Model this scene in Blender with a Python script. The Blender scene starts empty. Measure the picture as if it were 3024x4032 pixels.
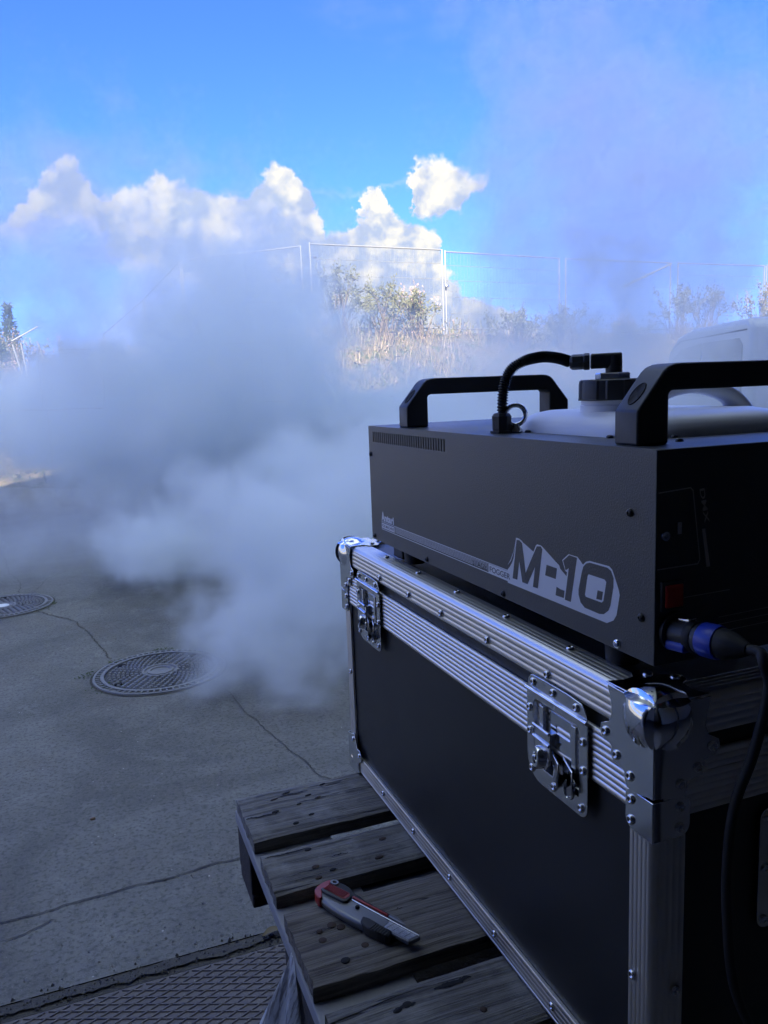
import bpy, bmesh, math, random
import numpy as np
from mathutils import Vector, Matrix, noise as mnoise
from mathutils.geometry import tessellate_polygon
random.seed(7); np.random.seed(7)
D = bpy.data
scn = bpy.context.scene
COL = scn.collection
R = math.radians

# ------------------------------------------------------------------ camera
cam = D.cameras.new('camera'); camo = D.objects.new('camera', cam); COL.objects.link(camo)
CAM = Vector((-0.4238, -0.5040, 1.6320))
pitch, roll, yaw = 0.1529, -0.0378, 0.3596
fw = Vector((0.35182, 0.92360, -0.15226)).normalized()
rt = Vector((fw.y, -fw.x, 0)).normalized(); up = rt.cross(fw)
rt2 = math.cos(roll)*rt + math.sin(roll)*up; up2 = -math.sin(roll)*rt + math.cos(roll)*up
m = Matrix((rt2, up2, -fw)).transposed().to_4x4(); m.translation = CAM
camo.matrix_world = m
cam.sensor_fit = 'HORIZONTAL'; cam.sensor_width = 36; cam.lens = 3137.85/3024*36
cam.clip_start = 0.02; cam.clip_end = 6000
scn.camera = camo

# ------------------------------------------------------------------ light
SUN_EL, SUN_AZ = R(31), R(-150)          # azimuth clockwise from +Y
sd = Vector((math.sin(SUN_AZ)*math.cos(SUN_EL), math.cos(SUN_AZ)*math.cos(SUN_EL), math.sin(SUN_EL)))
sun = D.lights.new('sun', 'SUN'); sun.energy = 4.5; sun.angle = R(0.53); sun.color = (1, .9, .76)
suno = D.objects.new('sun', sun); COL.objects.link(suno)
suno.rotation_euler = sd.to_track_quat('Z', 'Y').to_euler(); suno.location = (0, 0, 30)

W = D.worlds.new('World'); scn.world = W; W.use_nodes = True
wn = W.node_tree; wn.nodes.clear(); wl = wn.links
def N(nt, typ, **kw):
    n = nt.nodes.new(typ)
    for k, v in kw.items(): setattr(n, k, v)
    return n
class G:
    """tiny node maths helper"""
    def __init__(s, nt, shader=True): s.nt = nt
    def put(s, sock, v):
        if isinstance(v, bpy.types.NodeSocket): s.nt.links.new(v, sock)
        elif v is not None: sock.default_value = v
    def m(s, op, a, b=None, c=None, clamp=False):
        n = N(s.nt, 'ShaderNodeMath', operation=op); n.use_clamp = clamp
        for i, v in enumerate((a, b, c)):
            if v is not None: s.put(n.inputs[i], v)
        return n.outputs[0]
    def v(s, op, a, b=None, c=None):
        n = N(s.nt, 'ShaderNodeVectorMath', operation=op)
        for i, v in enumerate((a, b, c)):
            if v is not None: s.put(n.inputs[i], v)
        return n.outputs['Value'] if op in ('LENGTH', 'DOT_PRODUCT', 'DISTANCE') else n.outputs[0]
    def noise(s, vec, scale, detail=2, rough=.5, dist=0, out='Fac'):
        n = N(s.nt, 'ShaderNodeTexNoise'); n.inputs['Scale'].default_value = scale
        n.inputs['Detail'].default_value = detail; n.inputs['Roughness'].default_value = rough
        n.inputs['Distortion'].default_value = dist
        if vec is not None: s.nt.links.new(vec, n.inputs['Vector'])
        return n.outputs[0] if out == 'Fac' else n.outputs[1]
    def smooth(s, x, a, b, lo=0., hi=1.):
        n = N(s.nt, 'ShaderNodeMapRange', interpolation_type='SMOOTHSTEP')
        s.put(n.inputs[0], x); s.put(n.inputs[1], a); s.put(n.inputs[2], b); s.put(n.inputs[3], lo); s.put(n.inputs[4], hi)
        return n.outputs[0]
    def mix(s, f, a, b, mode='MIX'):
        n = N(s.nt, 'ShaderNodeMix', data_type='RGBA', blend_type=mode)
        s.put(n.inputs[0], f)
        for sk, v in ((n.inputs[6], a), (n.inputs[7], b)):
            if isinstance(v, bpy.types.NodeSocket): s.nt.links.new(v, sk)
            else: sk.default_value = (*v, 1) if len(v) == 3 else v
        return n.outputs[2]
    def curve(s, x, pts, x0, x1):
        """piecewise profile; pts (x, y in 0..1)"""
        n = N(s.nt, 'ShaderNodeFloatCurve')
        t = N(s.nt, 'ShaderNodeMapRange'); s.put(t.inputs[0], x); t.inputs[1].default_value = x0; t.inputs[2].default_value = x1
        s.nt.links.new(t.outputs[0], n.inputs['Value'])
        c = n.mapping.curves[0]
        P = [((p - x0)/(x1 - x0), q) for p, q in pts]
        c.points[0].location = P[0]; c.points[1].location = P[-1]
        for p in P[1:-1]: c.points.new(*p)
        for p in c.points: p.handle_type = 'VECTOR'
        n.mapping.update()
        return n.outputs[0]

g = G(wn)
tc = N(wn, 'ShaderNodeTexCoord').outputs['Generated']
dirv = g.v('NORMALIZE', tc)
sky = N(wn, 'ShaderNodeTexSky', sky_type='NISHITA'); sky.sun_disc = False
sky.sun_elevation = SUN_EL; sky.sun_rotation = SUN_AZ % (2*math.pi)
sky.air_density = 1.0; sky.dust_density = 0.1; sky.ozone_density = 3.5; sky.altitude = 200
sep = N(wn, 'ShaderNodeSeparateXYZ'); wl.new(dirv, sep.inputs[0])
az = g.m('MULTIPLY', g.m('ARCTAN2', sep.outputs[0], sep.outputs[1]), 57.2958)
el = g.m('MULTIPLY', g.m('ARCSINE', sep.outputs[2]), 57.2958)
wa = g.noise(dirv, 18, 8, .66, out='Color')
sw = N(wn, 'ShaderNodeSeparateXYZ'); wl.new(wa, sw.inputs[0])
azw = g.m('ADD', az, g.m('MULTIPLY', g.m('SUBTRACT', sw.outputs[0], .5), 5.0))
elw = g.m('ADD', el, g.m('MULTIPLY', g.m('SUBTRACT', sw.outputs[1], .5), 4.4))
# cumulus bank: top profile (azimuth deg -> elevation deg / 20)
TOP = [(-60,.50),(-40,.40),(-22,.5),(-12,.62),(-7,.60),(-4.6,.50),(-3.4,.54),(-2.2,.60),(-1.0,.67),(.8,.76),(2.2,.72),(3.0,.64),(4.5,.70),(8,.70),(10.5,.68),(12.6,.66),(13.6,.72),(14.8,.79),(16,.77),(16.7,.66),(17.3,.56),(18.5,.55),(19.6,.57),(20.0,.66),(20.9,.71),(21.9,.67),(22.6,.59),(24.4,.54),(25.2,.53),(25.8,.40),(27.5,.30),(32,.20),(38,.16),(44.5,.16),(47,.20),(52,.40),(60,.4)]
vt = g.m('MULTIPLY', g.curve(azw, TOP, -60, 60), 20)
BOT = [(-60,.1),(-20,.2),(-6,.50),(2.4,.50),(3.6,.40),(9,.30),(14,.22),(16.5,.08),(20,.02),(60,.02)]
vb = g.m('MULTIPLY', g.curve(azw, BOT, -60, 60), 20)
below = g.smooth(g.m('SUBTRACT', vt, elw), 0, .55)
above = g.smooth(g.m('SUBTRACT', elw, vb), -1.6, 2.2)
TB = [(23.4,.69),(23.9,.745),(25.2,.77),(26.4,.75),(27.8,.735),(29.0,.70),(29.3,.66)]
BB = [(23.4,.66),(23.9,.57),(24.8,.545),(25.6,.56),(26.6,.60),(28,.66),(29.3,.69)]
t2 = g.m('MULTIPLY', g.curve(azw, TB, 23.4, 29.3), 20); b2 = g.m('MULTIPLY', g.curve(azw, BB, 23.4, 29.3), 20)
l2 = g.m('MULTIPLY', g.smooth(g.m('SUBTRACT', t2, elw), 0, .8), g.smooth(g.m('SUBTRACT', elw, b2), 0, .6))
patch = g.noise(dirv, 7, 3, .55)
bank = g.m('MULTIPLY', g.m('MULTIPLY', below, above), g.smooth(g.m('ADD', patch, g.m('MULTIPLY', below, .14)), .27, .42))
thin = g.m('MULTIPLY', g.smooth(g.noise(g.v('MULTIPLY', dirv, (1, 1, 2.6)), 3.2, 4, .6), .54, .72), .07)
over = g.m('MULTIPLY', g.smooth(g.noise(dirv, 2.6, 5, .55), .425, .525), g.smooth(g.m('ADD', el, g.m('MULTIPLY', g.m('SUBTRACT', patch, .5), 14)), 29, 38))  # unseen overhead clouds, added to throw fill light on the shaded foreground
cm = g.m('MAXIMUM', g.m('MAXIMUM', g.m('MAXIMUM', bank, l2), thin), over)
# shading inside the clouds: lit crests, bluish folds
light1 = g.noise(dirv, 22, 4, .6)
light2 = g.noise(g.v('ADD', dirv, (-.012, 0, .016)), 22, 4, .6)
relief = g.m('MULTIPLY', g.m('SUBTRACT', light1, light2), 5.0)
topness = g.smooth(g.m('SUBTRACT', vt, elw), 5.5, 0.2)
lit = g.m('ADD', g.m('ADD', g.m('MULTIPLY', topness, .55), relief), g.m('MAXIMUM', g.m('MULTIPLY', l2, .12), over), clamp=True)
ccol = g.mix(lit, (.84, 1.0, 1.34), (1.72, 1.64, 1.44))
ccol = g.mix(over, ccol, (2.15, 2.6, 2.5))  # overhead clouds set brighter than the visible bank to lift the shade
skyc = g.mix(1.0, sky.outputs[0], (.132, .215, .61), 'MULTIPLY')
CLOUD_GAIN = 1.0
ccol2 = g.mix(1.0, ccol, (CLOUD_GAIN,)*3, 'MULTIPLY')
fin = g.mix(cm, skyc, ccol2)
bg = N(wn, 'ShaderNodeBackground'); wl.new(fin, bg.inputs[0]); bg.inputs[1].default_value = 0.12
wo = N(wn, 'ShaderNodeOutputWorld'); wl.new(bg.outputs[0], wo.inputs[0])
W.cycles.sampling_method = 'MANUAL'; W.cycles.sample_map_resolution = 512

scn.view_settings.view_transform = 'Standard'; scn.view_settings.look = 'None'
scn.view_settings.exposure = 2.5; scn.view_settings.gamma = 1; scn.view_settings.use_curve_mapping = False
cy = scn.cycles
cy.use_denoising = True; cy.denoiser = 'OPENIMAGEDENOISE'
cy.use_adaptive_sampling = True; cy.adaptive_threshold = 0.015; cy.adaptive_min_samples = 24
cy.max_bounces = 14; cy.diffuse_bounces = 3; cy.glossy_bounces = 4; cy.transmission_bounces = 4; cy.volume_bounces = 12
cy.transparent_max_bounces = 8; cy.volume_step_rate = 2.2; cy.volume_max_steps = 400
cy.sample_clamp_indirect = 6; cy.caustics_reflective = False; cy.caustics_refractive = False

# ------------------------------------------------------------------ materials
def newmat(name):
    mt = D.materials.new(name); mt.use_nodes = True; nt = mt.node_tree
    b = nt.nodes['Principled BSDF']; return mt, nt, b, G(nt)
def bump(nt, b, h, strength=.3, dist=.001):
    n = N(nt, 'ShaderNodeBump'); n.inputs['Strength'].default_value = strength; n.inputs['Distance'].default_value = dist
    nt.links.new(h, n.inputs['Height']); nt.links.new(n.outputs[0], b.inputs['Normal']); return n
def simple(name, col, rough=.5, metal=0., var=.12, nscale=30, bscale=0, bstr=.2, bdist=.0005, spec=.5, coat=0, rvar=.1):
    mt, nt, b, g = newmat(name)
    P = N(nt, 'ShaderNodeTexCoord').outputs['Object']
    n1 = g.noise(P, nscale, 4, .6)
    c2 = tuple(max(0, c*(1-var)) for c in col); c3 = tuple(min(1, c*(1+var)) for c in col)
    nt.links.new(g.mix(n1, c2, c3), b.inputs['Base Color'])
    b.inputs['Metallic'].default_value = metal
    nt.links.new(g.m('ADD', rough - rvar*.5, g.m('MULTIPLY', n1, rvar)), b.inputs['Roughness'])
    b.inputs['Specular IOR Level'].default_value = spec; b.inputs['Coat Weight'].default_value = coat
    if bscale: bump(nt, b, g.noise(P, bscale, 3, .6), bstr, bdist)
    return mt
M = {}
M['powder'] = simple('black_powder_coat', (.072, .074, .070), .40, bscale=520, bstr=.55, bdist=.0007, var=.08)
M['laminate'] = simple('black_laminate', (.014, .015, .016), .42, bscale=900, bstr=.15, bdist=.0003, var=.5, nscale=5, rvar=.22)
M['plastic'] = simple('black_plastic', (.040, .041, .042), .48, bscale=700, bstr=.15, bdist=.0003)
M['rubber'] = simple('black_rubber', (.014, .014, .015), .62, bscale=500, bstr=.2)
M['alu'] = simple('brushed_aluminium', (.74, .72, .67), .42, 1, var=.05, nscale=18, bscale=160, bstr=.08, bdist=.0002)
M['zinc'] = simple('zinc_plated_steel', (.66, .66, .65), .26, 1, var=.06, nscale=25, bscale=60, bstr=.06, bdist=.0004, rvar=.08)
M['chrome'] = simple('chrome', (.72, .73, .75), .09, 1, var=.03, nscale=12, bscale=30, bstr=.04, bdist=.0006, rvar=.05)
M['darkhole'] = simple('dark_hollow', (.004, .004, .005), .8)  # near-black colour paints the shade in holes, slots and splits; also knife lettering
M['print'] = simple('white_screen_print', (.82, .83, .82), .5, var=.05, bscale=520, bstr=.4, bdist=.0006)
M['print_dim'] = simple('shade_dimmed_print', (.45, .42, .40), .6)  # white end-panel print, the hall's shade darkened into its colour
M['red'] = simple('red_plastic', (.36, .018, .016), .35)
M['redsw'] = simple('red_translucent_switch', (.60, .03, .02), .3)
M['blue'] = simple('blue_plastic', (.025, .06, .42), .38)
M['canister'] = simple('milky_polyethylene', (.86, .87, .90), .38, var=.03, nscale=6, bscale=90, bstr=.1)
M['canister'].node_tree.nodes['Principled BSDF'].inputs['Subsurface Weight'].default_value = .35
M['canister'].node_tree.nodes['Principled BSDF'].inputs['Subsurface Radius'].default_value = (.02, .02, .02)
M['silver'] = simple('silver_lacquer', (.17, .175, .185), .36, .5, bscale=400, bstr=.1)
M['blade'] = simple('blade_steel', (.55, .56, .58), .25, 1)
M['castiron'] = simple('cast_iron', (.045, .045, .047), .55, .2, var=.5, nscale=14, bscale=120, bstr=.5, bdist=.002)
M['castworn'] = simple('worn_bare_iron', (.22, .22, .225), .45, .3, var=.35, nscale=14, bscale=120, bstr=.4, bdist=.002)
M['galv'] = simple('galvanised_steel', (.22, .225, .23), .6, .4, var=.15, nscale=8)
M['facade'] = simple('pale_facade_render', (.50, .49, .46), .9, var=.12, nscale=2, bscale=40)  # unseen hall front, made pale to bounce skylight onto yard and fog
M['wall'] = simple('warehouse_render', (.42, .40, .37), .9, var=.2, nscale=2, bscale=40)
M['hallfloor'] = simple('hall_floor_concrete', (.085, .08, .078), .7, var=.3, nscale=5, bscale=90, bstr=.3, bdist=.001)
M['van'] = simple('white_vehicle_paint', (.62, .63, .62), .35, coat=.5, var=.03)
M['glass'] = simple('painted_reflection_glass', (.30, .31, .28), .18, var=.05, spec=.8)  # opaque beige-grey base colour paints a pale reflection into the van windows
M['rust'] = simple('rusty_nail_iron', (.060, .038, .028), .8, .2, var=.4, nscale=400)
M['bark'] = simple('grey_brown_stem', (.13, .095, .06), .85, nscale=20)
M['leafdry'] = simple('dry_leaf', (.15, .115, .05), .7)
M['pebble'] = simple('brown_pebble', (.20, .13, .085), .7, bscale=200)
M['groove'] = simple('packed_dirt', (.085, .080, .070), .95, var=.5, nscale=90, bscale=300, bstr=1, bdist=.004)
M['moss'] = simple('moss', (.055, .085, .02), .95, var=.5, nscale=90, bscale=300, bstr=1, bdist=.004)

# diamond floor tile
mt, nt, b, g = newmat('diamond_stone_floor'); M['diamond'] = mt
P = N(nt, 'ShaderNodeTexCoord').outputs['Object']
n1 = g.noise(P, 9, 5, .65); n2 = g.noise(P, 160, 3, .6)
c = g.mix(n1, (.11, .098, .096), (.175, .16, .156)); c = g.mix(g.smooth(n2, .6, .75), c, (.28, .265, .26))
nt.links.new(c, b.inputs['Base Color']); b.inputs['Roughness'].default_value = .75
bump(nt, b, g.noise(P, 260, 4, .7), .5, .0015)

# yard concrete
mt, nt, b, g = newmat('yard_concrete'); M['ground'] = mt
P = N(nt, 'ShaderNodeTexCoord').outputs['Object']
big = g.noise(P, .9, 5, .6, 1.2); mid = g.noise(P, 6, 5, .65, .5); fine = g.noise(P, 60, 4, .7); grit = g.noise(P, 240, 3, .6)
c = g.mix(g.smooth(big, .3, .7), (.122, .121, .106), (.205, .203, .178))
c = g.mix(g.smooth(mid, .48, .72, 0, .5), c, (.26, .264, .234))
c = g.mix(g.smooth(g.noise(P, 1.7, 4, .6), .5, .66, 0, .45), c, (.155, .140, .118))
c = g.mix(g.smooth(fine, .48, .66, 0, .75), c, (.065, .067, .060))
c = g.mix(g.smooth(g.noise(P, 24, 4, .7), .50, .68, 0, .55), c, (.085, .083, .076))
c = g.mix(g.smooth(grit, .61, .69, 0, .85), c, (.36, .345, .31))
vor = N(nt, 'ShaderNodeTexVoronoi', feature='F1'); vor.inputs['Scale'].default_value = 26; nt.links.new(P, vor.inputs['Vector'])
peb = g.m('MULTIPLY', g.smooth(vor.outputs['Distance'], .10, .05), g.smooth(g.noise(P, 9, 2), .56, .62))
c = g.mix(peb, c, (.55, .52, .47))
stain = g.smooth(g.noise(P, 2.3, 6, .7, 2.0), .60, .72, 0, .5); c = g.mix(stain, c, (.075, .075, .07))
nt.links.new(c, b.inputs['Base Color'])
nt.links.new(g.m('ADD', .62, g.m('MULTIPLY', fine, .3)), b.inputs['Roughness'])
hh = g.m('ADD', g.m('MULTIPLY', fine, .7), g.m('ADD', g.m('MULTIPLY', grit, .5), g.m('MULTIPLY', mid, 1.2)))
bump(nt, b, hh, .9, .004)

# embankment soil
mt, nt, b, g = newmat('embankment_soil'); M['soil'] = mt
P = N(nt, 'ShaderNodeTexCoord').outputs['Object']
c = g.mix(g.noise(P, 1.2, 6, .7), (.10, .085, .05), (.26, .20, .13)); c = g.mix(g.smooth(g.noise(P, 5, 4, .6), .5, .62), c, (.07, .09, .03))
nt.links.new(c, b.inputs['Base Color']); b.inputs['Roughness'].default_value = .95
bump(nt, b, g.noise(P, 6, 6, .7), 1, .12)

# weathered pallet wood, grain along X (object space)
def woodmat(name, ca, cb, cc):
    mt, nt, b, g = newmat(name)
    P = N(nt, 'ShaderNodeTexCoord').outputs['Object']
    oi = N(nt, 'ShaderNodeObjectInfo').outputs['Random']
    off = N(nt, 'ShaderNodeCombineXYZ'); nt.links.new(g.m('MULTIPLY', oi, 17), off.inputs[0]); nt.links.new(g.m('MULTIPLY', oi, 5), off.inputs[1])
    Q = g.v('ADD', P, off.outputs[0])
    wobble = g.noise(Q, 4, 3, .5, out='Color')
    Q2 = g.v('ADD', Q, g.v('MULTIPLY', wobble, (0, .012, .012)))
    gr = g.noise(g.v('MULTIPLY', Q2, (3.5, 110, 110)), 1, 5, .7)
    gr2 = g.noise(g.v('MULTIPLY', Q2, (9, 420, 420)), 1, 3, .6)
    blot = g.noise(Q, 14, 5, .65)
    c = g.mix(g.smooth(gr, .36, .62), tuple(v*.80 for v in ca), tuple(v*.92 for v in cb)); c = g.mix(g.smooth(blot, .45, .7, 0, .75), c, cc)
    crack = g.smooth(g.noise(g.v('MULTIPLY', Q2, (5, 75, 75)), 1, 2, .5), .655, .69)
    crack = g.m('MULTIPLY', crack, g.smooth(g.noise(Q, 5, 2), .40, .6))
    c = g.mix(g.m('MULTIPLY', crack, .85), c, (.012, .010, .009))
    c = g.mix(g.smooth(gr2, .55, .75, 0, .5), c, (.03, .026, .024))
    nt.links.new(c, b.inputs['Base Color']); b.inputs['Roughness'].default_value = .82
    h = g.m('SUBTRACT', g.m('ADD', g.m('MULTIPLY', gr, .7), g.m('MULTIPLY', gr2, .4)), g.m('MULTIPLY', crack, 1.6))
    bump(nt, b, h, 1.0, .004)
    return mt
M['wood'] = woodmat('weathered_pallet_wood', (.105, .095, .080), (.23, .215, .185), (.31, .30, .265))
M['woodbrown'] = woodmat('brown_pallet_wood', (.105, .088, .070), (.235, .208, .168), (.21, .195, .170))
M['crossboard'] = simple('dusty_grey_board', (.30, .30, .305), .75, var=.2, nscale=22, bscale=240, bstr=.4, bdist=.001)
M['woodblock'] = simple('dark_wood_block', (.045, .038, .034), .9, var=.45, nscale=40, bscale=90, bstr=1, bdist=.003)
mt, nt, b, g = newmat('torn_plastic_film'); M['film'] = mt
P = N(nt, 'ShaderNodeTexCoord').outputs['Object']
c = g.mix(g.smooth(g.noise(g.v('MULTIPLY', P, (60, 220, 14)), 1, 4, .6), .46, .62), (.62, .64, .66), (.20, .20, .21))
nt.links.new(c, b.inputs['Base Color']); b.inputs['Roughness'].default_value = .35; b.inputs['Transmission Weight'].default_value = .15

def leafmat(name, ca, cb):
    mt, nt, b, g = newmat(name)
    P = N(nt, 'ShaderNodeTexCoord').outputs['Object']
    c = g.mix(g.noise(P, 7, 3, .6), ca, cb); nt.links.new(c, b.inputs['Base Color'])
    b.inputs['Roughness'].default_value = .55
    tr = N(nt, 'ShaderNodeBsdfTranslucent'); nt.links.new(c, tr.inputs[0])
    mx = N(nt, 'ShaderNodeMixShader'); mx.inputs[0].default_value = .3
    nt.links.new(b.outputs[0], mx.inputs[1]); nt.links.new(tr.outputs[0], mx.inputs[2])
    nt.links.new(mx.outputs[0], nt.nodes['Material Output'].inputs[0]); return mt
M['leaf'] = leafmat('grey_green_leaves', (.085, .095, .035), (.22, .21, .10))
M['leafdark'] = leafmat('dark_conifer_needles', (.012, .03, .012), (.03, .06, .022))
M['straw'] = leafmat('straw_coloured_grass', (.24, .18, .09), (.44, .36, .21))
M['blossom'] = leafmat('faded_pink_brown_blossom', (.38, .23, .18), (.62, .48, .42))

# ------------------------------------------------------------------ object helpers
def tag(o, label=None, cat=None, group=None, kind=None):
    if label: o['label'] = label
    if cat: o['category'] = cat
    if group: o['group'] = group
    if kind: o['kind'] = kind
    return o
def thing(name, loc, label, cat, group=None):
    o = D.objects.new(name, None); COL.objects.link(o); o.location = loc
    o.empty_display_size = .1
    return tag(o, label, cat, group)
def link(name, me, mat=None, parent=None, loc=None, rot=None):
    o = D.objects.new(name, me); COL.objects.link(o)
    if mat is not None and not me.materials: me.materials.append(M[mat] if isinstance(mat, str) else mat)
    if parent:
        o.parent = parent
        o.matrix_parent_inverse = Matrix.Translation(-wloc(parent))
    if loc is not None: o.location = loc
    if rot is not None: o.rotation_euler = rot
    return o
def wloc(o):
    # parents carry only translations (things at their base, parts at the origin), so this is enough
    v = Vector(o.location)
    return v
def obj(name, bm, mat, parent=None, smooth=False, bev=0, seg=2, loc=None, rot=None, auto=None):
    if bev: 
        bmesh.ops.remove_doubles(bm, verts=bm.verts, dist=1e-6)
    bmesh.ops.recalc_face_normals(bm, faces=bm.faces)
    me = D.meshes.new(name); bm.to_mesh(me); bm.free()
    if smooth:
        for p in me.polygons: p.use_smooth = True
    o = link(name, me, mat, parent, loc, rot)
    if bev:
        md = o.modifiers.new('bevel', 'BEVEL'); md.width = bev; md.segments = seg; md.limit_method = 'ANGLE'; md.angle_limit = R(40)
        md.harden_normals = False
        for p in me.polygons: p.use_smooth = True
        me.set_sharp_from_angle(angle=R(50))
    elif smooth: me.set_sharp_from_angle(angle=R(auto or 40))
    return o
def box(bm, x0, x1, y0, y1, z0, z1):
    vs = [bm.verts.new(p) for p in ((x0,y0,z0),(x1,y0,z0),(x1,y1,z0),(x0,y1,z0),(x0,y0,z1),(x1,y0,z1),(x1,y1,z1),(x0,y1,z1))]
    for f in ((3,2,1,0),(4,5,6,7),(0,1,5,4),(1,2,6,5),(2,3,7,6),(3,0,4,7)): bm.faces.new([vs[i] for i in f])
    return vs
def BX(*a):
    bm = bmesh.new(); box(bm, *a); return bm
def prism(bm, pts, A, B, U, V):
    """closed polygon pts (u,v) swept from A to B; U,V axes"""
    U = Vector(U); V = Vector(V); A = Vector(A); B = Vector(B)
    a = [bm.verts.new(A + U*u + V*v) for u, v in pts]; b_ = [bm.verts.new(B + U*u + V*v) for u, v in pts]
    n = len(pts)
    for i in range(n): bm.faces.new((a[i], a[(i+1) % n], b_[(i+1) % n], b_[i]))
    bm.faces.new(a[::-1]); bm.faces.new(b_)
def PR(*a):
    bm = bmesh.new(); prism(bm, *a); return bm
def tube(bm, pts, r, n=12, cap=True):
    pts = [Vector(p) for p in pts]; rings = []
    rr = r if hasattr(r, '__len__') else [r]*len(pts)
    t0 = (pts[1]-pts[0]).normalized(); ref = Vector((0,0,1)) if abs(t0.z) < .9 else Vector((1,0,0))
    nrm = t0.cross(ref).normalized()
    for i, p in enumerate(pts):
        t = (pts[min(i+1, len(pts)-1)] - pts[max(i-1, 0)]).normalized()
        nrm = (nrm - t*nrm.dot(t)).normalized(); bn = t.cross(nrm)
        rings.append([bm.verts.new(p + (nrm*math.cos(2*math.pi*k/n) + bn*math.sin(2*math.pi*k/n))*rr[i]) for k in range(n)])
    for a, b_ in zip(rings, rings[1:]):
        for k in range(n): bm.faces.new((a[k], a[(k+1) % n], b_[(k+1) % n], b_[k]))
    if cap: bm.faces.new(rings[0][::-1]); bm.faces.new(rings[-1])
def TB_(pts, r, n=12):
    bm = bmesh.new(); tube(bm, pts, r, n); return bm
def lathe(bm, prof, n=24, M4=None):
    M4 = M4 or Matrix.Identity(4); rings = []
    for r, z in prof:
        rings.append([bm.verts.new(M4 @ Vector((r*math.cos(2*math.pi*k/n), r*math.sin(2*math.pi*k/n), z))) for k in range(n)] if r > 1e-7 else [bm.verts.new(M4 @ Vector((0,0,z)))])
    for a, b_ in zip(rings, rings[1:]):
        for k in range(n):
            k2 = (k+1) % n
            if len(a) == 1 and len(b_) == 1: continue
            if len(a) == 1: bm.faces.new((a[0], b_[k2], b_[k]))
            elif len(b_) == 1: bm.faces.new((a[k], a[k2], b_[0]))
            else: bm.faces.new((a[k], a[k2], b_[k2], b_[k]))
def LT(prof, n=24, M4=None):
    bm = bmesh.new(); lathe(bm, prof, n, M4); return bm
def frame(origin, z, x=None):
    """matrix whose +Z is z"""
    z = Vector(z).normalized(); x = Vector(x) if x else (Vector((0,0,1)) if abs(z.z) < .9 else Vector((1,0,0)))
    x = (x - z*x.dot(z)).normalized(); y = z.cross(x)
    mm = Matrix((x, y, z)).transposed().to_4x4(); mm.translation = Vector(origin); return mm
def rrect(x0, x1, y0, y1, r, n=5):
    rs = r if hasattr(r, '__len__') else (r,)*4      # bl, br, tr, tl
    out = []
    for (cx, cy_, a0, q) in ((x0+rs[0], y0+rs[0], 180, rs[0]), (x1-rs[1], y0+rs[1], 270, rs[1]), (x1-rs[2], y1-rs[2], 0, rs[2]), (x0+rs[3], y1-rs[3], 90, rs[3])):
        for i in range(n+1):
            a = R(a0 + 90*i/n); out.append((cx+q*math.cos(a), cy_+q*math.sin(a)))
    return out
def smooth_poly(pts, it=2):
    for _ in range(it):
        q = []
        for i in range(len(pts)):
            a, b_ = pts[i], pts[(i+1) % len(pts)]
            q += [(a[0]*.75+b_[0]*.25, a[1]*.75+b_[1]*.25), (a[0]*.25+b_[0]*.75, a[1]*.25+b_[1]*.75)]
        pts = q
    return pts
def ringplate(outer, inner, A, B, U, V):
    """plate with a window: outer and inner outlines with the same number of points"""
    bm = bmesh.new(); U = Vector(U); V = Vector(V); A = Vector(A); B = Vector(B); n = len(outer)
    L = [[bm.verts.new(O + U*u + V*v) for u, v in P] for O in (A, B) for P in (outer, inner)]
    ao, ai, bo, bi = L
    for i in range(n):
        j = (i+1) % n
        bm.faces.new((ao[i], ao[j], ai[j], ai[i])); bm.faces.new((bo[j], bo[i], bi[i], bi[j]))
        bm.faces.new((ao[j], ao[i], bo[i], bo[j])); bm.faces.new((ai[i], ai[j], bi[j], bi[i]))
    return bm
def flat(bm, pts3):
    bm.faces.new([bm.verts.new(p) for p in pts3])
def nz(x, y, z, s=1.): return mnoise.noise(Vector((x*s, y*s, z*s)))

# ------------------------------------------------------------------ large structure
GZ = 0.0
# crest line of the embankment (the site fence stands on it)
CREST = [(60,19.6),(30,18.9),(20,18.45),(14,18.4),(9,18.0),(5.0,17.3),(2.4,19.9),(1.8,24.3),(1.0,32),(-1.5,44),(-8,58),(-30,70),(-80,80)]
def crest_dist(x, y):
    best = 1e9; side = 1
    for (ax, ay), (bx, by) in zip(CREST, CREST[1:]):
        dx, dy = bx-ax, by-ay; t = max(0, min(1, ((x-ax)*dx+(y-ay)*dy)/(dx*dx+dy*dy)))
        px, py = ax+t*dx, ay+t*dy; d = math.hypot(x-px, y-py)
        if d < best:
            best = d; side = 1 if (dx*(y-ay) - dy*(x-ax)) < 0 else -1
    return best*side
HILL = 2.93
def hill_h(x, y):
    s = crest_dist(x, y)
    t = max(0, min(1, (s+5.5)/5.6)); t = t*t*(3-2*t)
    return HILL*t + (.12*nz(x, y, 0, .9) + .06*nz(x, y, 3, 2.3))*min(1, t*6) - .06*(1-min(1, t*30))
bm = bmesh.new()
xs = [i*.5 for i in range(-30, 90)]; xs = [-300,-150,-80,-50,-30,-20] + xs + [48,55,70,100,160,300]
ys = [i*.5 for i in range(20, 90)]; ys = ys + [46,48,50,53,56,60,65,70,80,100,150,300]
vv = [[bm.verts.new((x, y, hill_h(x, y))) for x in xs] for y in ys]
for j in range(len(ys)-1):
    for i in range(len(xs)-1):
        q = (vv[j][i], vv[j][i+1], vv[j+1][i+1], vv[j+1][i])
        if max(v.co.z for v in q) > -.03: bm.faces.new(q)
bmesh.ops.delete(bm, geom=[v for v in bm.verts if not v.link_faces], context='VERTS')
tag(obj('embankment', bm, 'soil', smooth=True, auto=80), kind='structure')
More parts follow.
